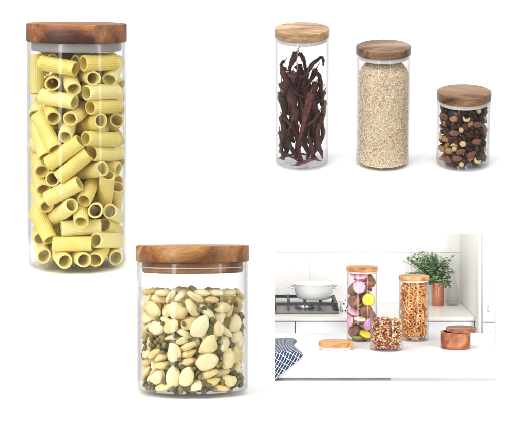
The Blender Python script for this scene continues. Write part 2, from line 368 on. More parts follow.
DB = json.loads('''[["a",-108,-394,704,150,131,16,-15,217],["a",-296,-290,545,141,133,-39,-32,174],["a",-193,-299,600,195,-6,43,-1,174],["a",-63,-349,508,195,-3,45,1,183],["a",-327,-260,701,119,139,-12,-80,191],["a",-390,-126,753,162,38,-108,-27,174],["a",-262,-267,799,196,35,10,-10,174],["a",-392,-97,622,161,65,3,-100,174],["a",-412,-76,504,150,-13,-130,-23,165],["a",-92,-393,825,166,11,-68,88,139],["a",-172,-372,818,174,-39,-91,6,139],["a",-22,-318,771,160,74,91,-28,174],["a",-156,-319,464,199,-14,-14,11,157],["a",82,-417,569,105,138,-58,81,217],["a",136,-349,691,183,15,78,-10,200],["a",16,-399,724,167,47,99,-13,191],["a",312,-201,710,139,47,-126,50,165],["a",384,-109,732,118,76,-135,47,165],["a",162,-330,787,200,1,2,-14,174],["a",299,-211,840,199,14,-8,-3,174],["a",230,-357,539,90,115,-89,103,148],["a",368,-172,573,114,121,-51,99,174],["a",289,-251,517,187,30,64,-14,157],["a",40,-402,817,191,-25,53,14,174],["a",163,-316,469,182,79,3,24,165],["a",-285,-223,344,192,-2,-57,-3,209],["a",-148,-397,345,108,90,-122,74,183],["a",-385,-89,241,182,14,-42,-69,174],["a",-236,-275,303,196,-3,-37,2,174],["a",-232,-283,234,199,7,-16,-1,183],["a",-292,-289,130,137,132,-58,15,165],["a",-145,-386,143,97,106,-93,103,200],["a",-32,-422,143,110,121,-74,87,191],["a",-354,-165,418,153,-4,-129,-12,165],["a",-31,-356,330,198,3,-28,-2,174],["a",-22,-368,396,197,-2,-37,-2,174],["a",-33,-364,263,198,4,-28,-1,191],["a",-400,-97,146,168,22,-90,-57,165],["a",147,-382,408,102,141,-70,69,209],["a",270,-307,402,151,77,-84,64,157],["a",142,-395,268,117,158,5,37,217],["a",313,-279,280,84,126,-53,120,191],["a",142,-333,156,197,0,-35,3,209],["a",156,-319,88,199,2,-16,0,209],["a",325,-253,100,165,99,31,47,157],["a",369,-138,198,160,71,-64,74,157],["a",396,-98,413,120,103,-44,114,165],["a",-372,-67,840,188,-9,-12,-65,165],["a",91,-344,846,187,-1,0,-72,174],["a",206,-297,845,198,3,-2,-30,165],["a",406,-67,819,166,7,75,83,157],["a",-239,-315,846,199,2,-1,21,157],["b",4,-326,184,125,123,-13,95,176],["b",42,-263,634,98,132,-111,-23,194],["b",-350,-133,526,161,-87,-23,78,179],["b",208,-119,383,154,98,-17,80,164],["b",-229,-254,473,107,132,-18,104,165],["b",-245,6,310,17,-178,44,-78,206],["b",263,-120,673,163,109,9,-38,180],["b",135,-194,69,52,91,14,170,167],["b",7,-280,434,5,42,137,140,163],["b",-324,-25,406,159,-42,53,101,190],["b",90,-224,484,58,68,-177,-26,194],["b",-272,-47,215,142,-89,-36,104,163],["b",284,-108,774,7,-123,145,-61,167],["b",-162,-173,313,93,90,-35,148,188],["b",254,-288,726,188,67,13,0,183],["b",271,-219,426,91,-103,-127,-70,172],["b",214,-58,281,39,134,-121,-76,184],["b",284,-160,63,22,-175,93,17,187],["b",-202,-42,121,88,97,86,124,194],["b",-39,-231,710,101,63,-119,-109,178],["b",-86,-183,740,113,59,154,7,168],["b",81,-238,774,142,120,-48,57,210],["b",186,-91,116,149,68,112,22,206],["b",-188,-87,488,20,135,40,141,191],["b",-328,-25,524,117,-52,103,114,184],["b",-112,-213,447,65,129,-123,62,207],["b",311,-90,397,57,93,-89,-142,196],["b",-254,-148,633,161,79,-75,-46,198],["b",-151,-286,132,98,73,-157,16,173],["b",-208,-41,635,66,81,-10,-170,205],["b",307,-68,284,31,122,-145,-57,208],["b",-35,-221,571,25,156,20,-120,161],["b",130,-230,211,28,149,79,-104,188],["b",-284,-179,230,11,89,-150,-97,199],["b",-19,-282,114,39,19,78,-179,163],["b",-291,-8,688,31,121,155,22,163],["b",139,-216,571,190,7,-27,-57,191],["b",-60,-198,107,101,-129,-68,-93,172],["b",-372,3,36,2,186,72,-6,208],["b",388,-38,343,138,12,-91,112,170],["b",-38,-308,594,134,-131,35,62,183],["b",238,-59,492,112,144,80,-18,206],["b",290,-23,812,76,147,111,16,197],["b",211,-176,693,115,54,-124,92,162],["b",367,-70,131,39,8,179,-80,169],["b",-251,-122,510,106,64,150,47,167],["b",-161,-183,37,120,17,0,159,169],["b",-180,-72,802,92,163,30,-63,178],["b",337,-8,557,49,128,-103,-104,181],["b",51,-217,387,63,-69,-151,-91,210],["b",62,-150,769,46,135,100,-98,175],["b",-154,-4,792,85,-47,108,138,197],["b",165,-92,776,141,-53,28,128,198],["b",-11,-375,595,160,114,-12,34,175],["b",222,-49,626,103,-157,-56,42,168],["b",-205,-286,705,54,105,121,107,183],["b",-253,-155,424,66,10,50,182,165],["b",-299,-122,738,138,-124,32,-67,162],["b",98,-182,654,116,-154,-5,53,161],["b",249,-14,176,19,-69,19,-186,199],["b",-217,-191,121,11,38,-182,-73,198],["b",-233,-129,809,99,127,-118,15,166],["b",365,-13,656,178,49,-7,-77,164],["b",226,-148,455,18,-60,165,94,163],["b",245,-278,625,133,-116,-95,-2,162],["b",93,-338,551,157,106,-47,45,160],["b",-102,-221,318,161,73,87,32,167],["b",-304,-107,133,68,27,175,-63,198],["b",318,-8,205,178,25,87,-5,167],["b",185,-4,830,25,24,32,-194,163],["b",251,-219,143,179,-73,-50,3,194],["b",-256,-8,60,4,52,-36,190,183],["b",-133,-270,720,68,71,140,104,186],["b",-31,-237,316,90,10,-171,-51,187],["b",-401,9,639,51,-141,-106,-79,166],["b",-116,-200,597,7,112,4,165,185],["b",234,-210,297,172,-28,84,51,204],["b",-83,-361,434,4,-147,129,-43,178],["b",-79,-239,199,129,0,-58,142,193],["b",-267,-1,817,117,-118,-95,57,165],["b",-167,-393,564,4,66,127,-140,167],["b",244,-13,377,79,-2,55,-175,180],["b",206,21,558,144,-39,-131,26,182],["b",-165,-166,552,41,98,-20,168,172],["b",-184,-97,245,130,-79,118,-54,199],["b",126,-164,284,134,117,83,-38,164],["b",366,-181,301,80,144,-53,100,174],["b",-310,-191,698,76,-134,-43,-120,201],["b",-63,-129,835,182,-19,19,-77,184],["b",112,-324,260,114,147,49,-55,170],["b",-396,21,228,80,-132,121,40,168],["b",199,-283,278,163,-4,104,51,187],["b",-280,-83,335,172,76,-68,0,160],["b",27,-262,37,16,-184,-77,0,203],["b",49,-221,173,141,-43,115,71,171],["b",-146,151,670,102,23,161,-57,178],["b",-109,309,221,173,-27,10,-96,201],["b",225,-148,175,115,-141,-28,77,171],["b",-182,221,328,122,-90,87,96,189],["b",319,159,504,70,-4,-170,-79,167],["b",-229,175,253,44,76,-164,73,209],["b",-56,401,671,88,116,-127,51,166],["b",-237,53,476,73,117,-144,-9,200],["b",74,306,464,30,-112,-159,35,197],["b",-339,110,560,51,110,24,157,166],["b",153,378,799,29,28,-160,113,172],["b",100,327,666,124,148,-7,-52,198],["b",-107,114,808,171,-96,6,-39,210],["b",171,286,781,21,-54,168,-92,206],["b",136,250,601,44,-9,-107,-163,184],["b",166,220,724,184,-66,-36,-24,201],["b",372,176,698,78,-67,-151,82,184],["b",-246,247,703,58,-82,-99,-142,207],["b",141,388,666,76,173,6,-65,175],["b",-13,328,786,105,131,48,-98,193],["b",211,222,298,134,-18,146,20,181],["b",-141,382,763,75,-45,110,142,163],["b",-266,200,76,44,-37,168,-91,172],["b",120,207,152,132,-122,-87,-15,178],["b",98,154,770,100,-103,139,11,208],["b",-125,350,650,154,81,-95,-27,166],["b",341,203,127,18,49,177,-77,163],["b",65,288,89,9,-31,74,183,204],["b",-305,228,477,200,-12,2,4,187],["b",-42,203,308,44,-35,137,134,183],["b",-237,318,268,21,-155,4,-124,191],["b",-19,212,64,1,40,136,-141,175],["b",179,137,530,56,-181,65,3,163],["b",210,337,489,65,106,-101,119,204],["b",-73,197,434,12,62,-152,114,172],["b",-350,205,109,84,12,-99,-152,166],["b",-300,-213,533,116,-100,94,87,161],["b",203,110,132,54,152,-113,-36,194],["b",-380,142,461,106,121,94,-73,161],["b",-129,348,114,43,-71,-62,171,180],["b",-187,325,511,37,148,129,2,206],["b",-304,218,374,113,127,96,-43,161],["b",287,76,608,2,123,-68,142,163],["b",-253,145,190,17,28,-181,77,197],["b",-239,151,756,157,62,102,-31,177],["b",-116,307,376,73,31,-18,183,195],["b",-30,412,74,29,-92,113,134,165],["b",-244,106,112,138,-107,-3,98,209],["b",-74,285,459,23,-73,152,106,186],["b",215,190,419,185,-20,-2,-72,203],["b",285,287,774,117,29,160,1,175],["b",-180,122,535,151,-120,-41,33,174],["b",304,236,587,151,15,-85,-99,204],["b",13,250,724,157,-110,-37,-43,172],["b",-164,290,699,70,70,110,134,192],["b",312,-6,37,138,-7,8,144,195],["b",-1,387,296,98,-52,29,-164,161],["b",284,143,796,182,-66,-40,29,194],["b",293,-111,580,54,-112,137,77,178],["b",-336,168,788,89,-36,-165,-60,195],["b",280,120,699,77,183,14,-21,170],["b",-103,213,806,96,173,23,10,180],["b",13,265,250,87,2,-160,83,182],["b",259,-3,708,101,27,-16,170,174],["b",302,255,219,113,95,16,135,162],["b",-300,130,385,149,-115,-32,60,184],["b",-45,366,560,43,14,-191,-37,161],["b",-23,400,181,8,-38,-47,190,169],["b",288,152,323,57,-112,23,-154,175],["b",407,-9,253,157,31,-109,50,160],["b",-236,236,580,197,-18,-27,13,205],["b",-264,113,643,101,163,-42,-37,186],["b",217,75,271,45,98,134,-103,184],["b",-359,115,257,109,96,11,-137,183],["b",213,207,64,5,141,124,70,192],["b",14,287,596,72,67,110,-135,174],["b",-184,266,131,144,-80,78,-82,191],["b",-365,14,131,26,-185,-11,-72,183],["b",136,333,277,3,136,124,79,186],["b",112,228,290,32,-159,114,22,178],["b",308,103,113,56,-93,-96,137,178],["b",-398,95,717,113,-47,-117,-106,165],["b",368,88,249,110,-71,81,128,167],["b",395,72,122,104,103,-114,-74,172],["b",253,51,472,191,-7,-57,-8,183],["b",-401,39,445,144,-101,-92,25,175],["b",302,264,429,91,-51,104,136,196],["b",13,319,137,4,-36,33,194,162],["b",76,387,60,100,170,16,29,176],["b",224,329,77,17,20,165,110,173],["b",140,-283,396,39,-30,191,34,194],["b",173,138,345,108,161,-19,-48,190],["b",-153,142,361,99,-39,-141,-94,177],["b",-79,235,577,135,-10,-144,31,197],["b",-382,-21,747,22,37,109,-162,169],["b",-40,407,487,62,52,-82,163,171],["b",143,68,800,30,-133,132,62,209],["b",180,-192,515,161,38,-5,-112,161],["b",198,62,57,59,-88,-132,107,161],["b",-23,169,735,135,116,-90,4,201],["b",-194,71,244,10,-118,76,142,161],["b",231,329,239,1,-163,48,-105,172],["b",-321,-165,69,32,87,-138,111,166],["b",394,55,506,147,62,-12,-120,195],["b",-413,81,576,68,122,-55,-132,165],["b",244,217,643,154,-78,-87,50,190],["b",-324,63,789,102,-116,-116,-51,186],["b",373,76,423,24,3,-88,178,173],["b",-377,36,328,30,39,-8,194,175],["b",-106,290,807,84,148,-94,46,164],["b",-84,216,167,37,110,-144,77,182],["b",-134,345,300,132,-44,15,-143,196],["b",197,210,490,71,5,-25,185,189],["b",-141,151,58,102,146,54,74,162],["b",133,329,379,1,-190,56,29,171],["b",-270,320,406,49,-27,122,-148,177],["b",21,206,569,63,-98,-94,-133,198],["b",-342,218,238,11,-87,137,117,183],["b",357,228,325,150,73,-110,7,171],["b",71,220,401,56,166,71,-64,178],["b",65,370,574,60,-36,-177,-61,204],["b",-227,-303,52,39,-191,28,-34,180],["b",-152,68,777,13,-31,-156,121,201],["b",-178,-132,730,41,88,170,-42,168],["b",-319,212,659,146,-132,13,-30,162],["b",20,371,365,2,42,-17,195,193],["b",162,134,647,102,30,-141,94,187],["b",371,132,355,94,-80,-131,-87,165],["b",386,50,752,8,-148,-127,-42,208],["b",35,-390,67,75,-172,67,-19,165],["b",376,-155,464,75,-148,-106,-35,161],["b",-299,38,593,107,-168,-10,7,177],["b",153,-247,673,74,-162,-65,-64,170],["b",-252,49,404,168,-27,60,86,161],["b",-233,325,781,180,9,-83,24,178],["b",-388,-107,318,51,-136,137,1,175],["b",242,-292,36,199,-8,12,-13,169],["b",-261,335,627,124,47,140,-55,172],["b",256,149,199,91,-148,45,-87,163],["b",-356,110,108,87,68,131,-103,164],["b",-162,208,497,97,49,143,-88,164],["b",143,367,183,69,163,8,93,167],["m",25,-390,224,79,90,53,-151],["m",376,-62,513,43,156,-28,-114],["m",419,-84,643,65,82,143,-92],["m",45,-398,168,27,-85,-36,175],["m",-64,-379,197,9,-180,-8,-87],["m",-411,-47,396,157,60,108,-7],["m",-172,-366,254,146,100,-93,-12],["m",-384,-133,48,72,13,-21,-185],["m",381,-119,73,147,103,86,23],["m",406,-45,70,2,-57,52,-185],["m",415,-33,423,153,-21,118,47],["m",-174,-328,123,127,95,-109,55],["m",416,-69,559,50,11,-70,-180],["m",-334,-246,443,10,28,-120,157],["m",-311,-239,65,89,42,172,-27],["m",157,-402,749,168,1,-108,-7],["m",402,-89,72,93,-58,142,-89],["m",208,-268,371,128,-72,-59,-122],["m",427,4,451,69,48,147,107],["m",199,-357,32,122,-159,-1,7],["m",421,-84,102,140,87,50,-101],["m",-427,-11,329,127,-98,115,-32],["m",164,-387,533,153,23,117,-47],["m",415,-15,60,70,-64,176,15],["m",422,-92,527,12,59,-162,100],["m",-385,-176,32,119,61,59,-136],["m",-328,-226,371,180,-58,-31,57],["m",364,-27,466,52,-139,-2,133],["m",333,-257,394,165,-93,30,56],["m",346,-160,403,44,28,-130,142],["m",-272,-334,388,120,16,-19,158],["m",29,-424,214,146,-11,-35,132],["m",46,-367,188,23,97,140,-102],["m",-364,-85,51,18,169,-46,-95],["m",173,-378,39,155,33,-52,-110],["m",376,-96,555,48,-118,43,-148],["m",389,13,60,67,-152,36,106],["m",-232,-220,47,173,-49,48,-73],["m",-367,-21,281,53,-144,-92,-90],["m",-209,-292,396,12,191,1,58],["m",-387,-11,367,110,-90,-82,114],["m",276,-152,118,152,-85,-64,74],["m",344,-152,32,106,-81,8,149],["m",248,-268,82,29,-75,-130,129],["m",-167,-225,390,129,-136,69,1],["m",409,29,591,64,-57,179,-23],["m",80,-424,139,130,8,-112,-103],["m",-337,-268,467,32,-114,-149,62],["m",358,-182,105,8,152,-128,19],["m",-393,-89,390,127,-117,23,-99],["m",-204,-324,394,49,-17,-171,89],["m",121,-318,34,100,128,-55,-103],["m",123,-396,87,144,17,-73,117],["m",368,-105,39,80,-74,20,166],["m",-411,-117,360,120,-4,159,-18],["m",419,28,39,195,-12,-15,39],["m",-223,-335,490,142,-15,134,41],["m",-26,-378,207,133,-1,48,-141],["m",-178,-269,538,16,-164,22,-112],["m",167,-376,569,54,68,-38,176],["m",266,-305,74,59,166,-35,88],["m",-195,-354,208,9,-196,-1,-36],["m",-268,-296,397,53,-48,110,-151],["m",-224,-340,92,7,-62,182,56],["m",-345,-250,398,8,-34,-93,173],["m",254,-318,481,113,24,-49,155],["m",-302,-268,421,42,119,-14,155],["m",-334,-24,249,133,-148,-13,18],["m",-44,-386,49,39,63,-172,70],["m",-244,-319,436,81,165,-51,59],["m",-289,-311,623,195,8,1,-45],["m",-431,-14,296,78,-42,173,48],["m",-226,-368,410,8,119,107,120],["m",-322,-103,668,120,-104,106,-57],["m",431,-24,624,55,-59,-87,-161],["m",-96,-319,155,95,-21,-170,41],["m",-114,-347,166,171,-76,64,30],["m",410,-133,129,15,-15,143,138],["m",122,-402,31,75,-76,119,-120],["m",-134,-347,197,52,16,-120,150],["m",244,-314,306,139,-117,-78,-27],["m",6,-415,241,174,-50,-47,70],["m",-231,-344,387,155,-115,25,45],["m",419,9,551,23,-37,-153,122],["m",-35,-380,112,106,-114,115,-50],["m",-20,-419,44,94,102,137,-44],["m",-358,-221,35,66,84,-22,-168],["m",-135,-342,237,55,140,-11,-131],["m",373,-215,48,19,29,-197,-5],["m",-89,-340,43,114,-66,-149,-16],["m",-89,-349,94,47,5,165,-102],["m",39,-312,70,35,23,159,114],["m",-421,-18,258,67,30,-181,-41],["m",103,-368,603,89,-169,-19,-57],["m",432,-12,90,114,-75,-2,146],["m",383,-178,56,129,-56,-111,89],["m",123,-356,36,132,-53,-84,113],["m",-286,-242,402,60,161,12,101],["m",413,-108,600,26,52,-167,94],["m",-372,-115,689,109,-86,-142,19],["m",410,18,185,26,11,69,186],["m",-355,-226,75,10,-26,-179,-86],["m",-176,-371,422,20,146,120,63],["m",311,-174,350,77,-130,129,-20],["m",425,-42,37,153,43,62,105],["m",395,-112,105,165,-26,-84,-71],["m",-57,-419,747,17,-186,57,46],["m",361,-130,124,188,0,69,4],["m",355,-222,206,85,15,-48,-174],["m",-401,-141,81,70,-127,64,-122],["m",-275,-105,46,134,89,9,119],["m",-407,16,284,149,-113,-27,66],["m",-90,-392,54,0,156,-61,-109],["m",-71,-360,141,70,113,-37,145],["m",185,-384,618,124,-84,96,91],["m",-206,-255,550,133,17,108,-101],["m",202,-345,739,162,-91,44,-60],["m",-373,-62,87,17,197,27,-14],["m",370,-196,149,54,99,-98,133],["m",396,-149,71,41,154,85,86],["m",245,-352,340,198,20,13,-9],["m",-91,-420,288,24,-177,-14,88],["m",349,-149,97,58,178,14,69],["m",348,-58,479,52,-72,-49,-172],["m",429,40,69,35,106,55,156],["m",163,-358,311,16,-63,-120,-146],["m",126,-373,640,193,-14,-48,-15],["m",292,-188,323,89,-26,118,-132],["m",-276,-314,448,0,37,6,196],["m",341,-253,750,42,-147,87,-95],["m",-265,-206,32,78,182,16,-21],["m",391,-166,113,70,36,176,52],["m",61,-422,183,120,-106,-120,-6],["m",-242,-304,357,64,178,-66,4],["m",262,-341,291,31,-154,124,-4],["m",372,-21,595,135,73,-98,83],["m",-126,-411,251,89,-38,163,-64],["m",-358,-57,389,35,-5,174,92],["m",-74,-335,192,11,49,42,189],["m",336,-191,140,137,120,-26,-79],["m",-73,-381,98,121,-47,-150,-23],["m",-415,-115,43,48,96,-152,-75],["m",-55,-255,82,143,20,117,-73],["m",-127,-298,193,79,-24,-182,13],["m",12,-349,665,2,49,90,-172],["m",380,-182,735,66,-153,-42,103],["m",12,-375,187,30,-160,68,94],["m",353,31,433,177,-42,84,-5],["m",82,-387,627,67,-105,14,156],["m",-328,-241,35,4,-162,-47,107],["m",255,-342,246,37,-159,91,71],["m",428,-44,481,111,31,139,87],["m",332,-231,364,18,-41,3,-195],["m",77,-412,708,137,24,-96,-107],["m",406,-58,603,70,64,175,-24],["m",61,-354,31,19,-109,-77,-148],["m",414,-103,34,152,12,-27,127],["m",-242,-182,46,156,-14,-115,48],["m",-238,-343,588,39,82,-147,-101],["m",424,-22,533,35,47,-177,-74],["m",-130,-324,58,96,148,-82,47],["m",227,-193,354,176,17,-1,-94],["m",-269,-207,66,126,16,-154,-15],["m",249,-353,426,104,-149,-13,83],["m",257,-276,259,12,-135,1,-147],["m",344,9,482,152,-67,-83,75],["m",-99,-307,217,40,147,-90,93],["m",-179,-346,545,158,-22,59,105],["m",414,-59,508,132,-146,34,-2],["m",135,-284,541,194,31,4,36],["m",163,-358,738,26,79,-55,174],["m",386,-29,42,113,15,-18,163],["m",328,-202,384,108,-147,-69,-45],["m",-243,-243,592,166,-93,29,54],["m",319,-275,429,78,87,104,-124],["m",302,-233,320,68,-117,108,-100],["m",-190,-349,143,38,24,-61,-185],["m",-149,-295,315,32,113,161,7],["m",221,-357,391,63,-98,-157,-42],["m",-291,-252,454,13,-93,45,-171],["m",-141,-300,519,5,-152,24,127],["m",323,-20,81,177,-9,-45,-81],["m",-405,-47,78,34,193,-18,-35],["m",-116,-288,35,57,135,-102,90],["m",105,-332,662,64,102,156,34],["m",-119,-357,64,67,60,33,176],["m",164,-311,588,74,-90,-160,29],["m",-320,-229,105,48,145,-127,26],["m",219,-334,422,8,62,-189,-21],["m",265,-277,215,150,94,78,-50],["m",-346,-83,207,24,61,-84,-169],["m",-240,-349,342,185,-69,-14,31],["m",118,-411,721,148,-118,50,-40],["m",-323,-283,395,31,195,-18,-27],["m",133,-285,34,156,-12,124,-10],["m",-72,-425,231,181,-78,-20,30],["m",368,-8,100,33,-63,-127,-137],["m",-369,-215,526,152,-44,103,-67],["m",-288,-228,41,108,-86,-135,-53],["m",421,33,475,138,-76,14,-123],["m",273,-332,94,156,-117,-45,-7],["m",-315,-21,333,95,-94,32,145],["m",-312,-109,369,167,98,43,-26],["m",307,-130,128,189,5,40,53],["m",-176,-327,339,75,87,-162,28],["m",-333,-76,47,33,-12,180,81],["m",392,25,430,106,86,-111,95],["m",269,-103,34,12,-192,-41,-39],["m",-56,-427,590,111,7,-161,42],["m",-153,-401,37,84,-106,-79,124],["m",-81,-423,36,111,-71,-105,-107],["m",344,-101,85,179,-53,48,54],["m",-129,-374,484,185,-20,-66,33],["m",150,-400,69,18,-192,-52,16],["m",-125,-335,277,13,-70,-97,160]]''')
front = []; mfront = 0
pi = 0
for i, (k, m, me) in enumerate(rows(DB)):
    if k == 'm':
        o = linked('mung_bean', MU, M_bean @ m @ Matrix.Scale(.82 + .36 * rnd.random(), 4)); tag(o, 'tiny olive green mung bean among the pale lima beans', 'bean', 'green mung beans in the short wide jar'); continue
    L = me * 1e-4; pink = (k == 'a' and pi == 36)
    o = linked('lima_bean', BMP if pink else BM[i % 9], M_bean @ m @ Matrix.Scale(L, 4)); tag(o, None, 'bean', 'pale lima beans in the short wide jar')
    if k == 'a':
        nz = m.to_3x3() @ Vector((0, 0, 1)); pi += 1
        look = ('big ' if me > 195 else 'small ') + ('pinkish ' if pink else '') + ('lima bean seen flat' if abs(nz.y) > .7 else 'lima bean on edge')
        front.append((o, look))
    else: o['label'] = 'cream lima bean in the heap between or behind the front beans'
place_names(front, 6, 'bean jar')

# nuts
def lump(c, f=3.0, amp=.25, s=0):
    def fn(v):
        n = noise.noise(v * f + Vector((s, s * 2, 0))); return v * (1 + amp * n)
    return fn
NM = {}
AL = plain('almond_skin', hexc('7c4530'), .5, hexc('5c2e20'), 120, bump=.4, bscale=700, randc=hexc('8e6048'))
def almond(v):
    x, y, z = v; t = 1 - .35 * max(x, 0) ** 1.5; return Vector((x, y * t, z * t * (1 + .03 * math.sin(y * 30))))
m = MB(); m.ball((0, 0, 0), (.0098, .006, .004), 18, 12, almond); NM['n'] = m.mesh('almond', AL)
m = MB(); pts = []; rad = []
for i in range(11):
    t = i / 10; a = -.35 + t * 3.2; pts.append((.0062 * math.cos(a), .0062 * math.sin(a) - .002, 0)); rad.append(.0030 * math.sin(max(.12, min(math.pi - .2, t * math.pi * .95 + .12))) ** .5)
m.tube(pts, rad, 10); NM['c'] = m.mesh('cashew', plain('cashew', hexc('ead3a0'), .45, hexc('d8b982'), 90))
m = MB(); m.ball((0, 0, 0), (.0049, .0049, .0045), 14, 10, lump(0, 2, .1)); NM['h'] = m.mesh('hazelnut', plain('hazelnut', hexc('ecd6a4'), .5, hexc('cfa970'), 150))
m = MB(); m.ball((0, 0, 0), (.0066, .0056, .0046), 14, 10, lump(0, 1.5, .08)); NM['g'] = m.mesh('macadamia', plain('macadamia', hexc('f0dca6'), .45, hexc('e2c483'), 90))
DK = plain('dried_berry', hexc('2a1512'), .45, hexc('140a09'), 200, bump=.6, bscale=350, spec=.35, randc=hexc('54301f'))
NM['d'] = []
for s in range(4):
    m = MB(); m.ball((0, 0, 0), (.0068, .0048, .0036), 16, 11, lump(0, 3.2, .55, s * 5.1)); NM['d'].append(m.mesh('dried_berry', DK))
m = MB(); m.ball((0, 0, 0), (.0078, .0058, .0044), 20, 14, lump(0, 3.6, .6, 9)); NM['k'] = m.mesh('walnut_piece', plain('walnut', hexc('a9764c'), .55, hexc('c9a070'), 200, bump=.4, randc=hexc('b88658')))
NAME = dict(n='almond', c='cashew', h='hazelnut', g='macadamia_nut', d='dried_berry', k='walnut_piece')
LOOK = dict(n='red brown almond', c='curved cream cashew', h='small round cream hazelnut', g='large oval cream macadamia nut', d='dark wrinkled dried berry', k='tan walnut piece')
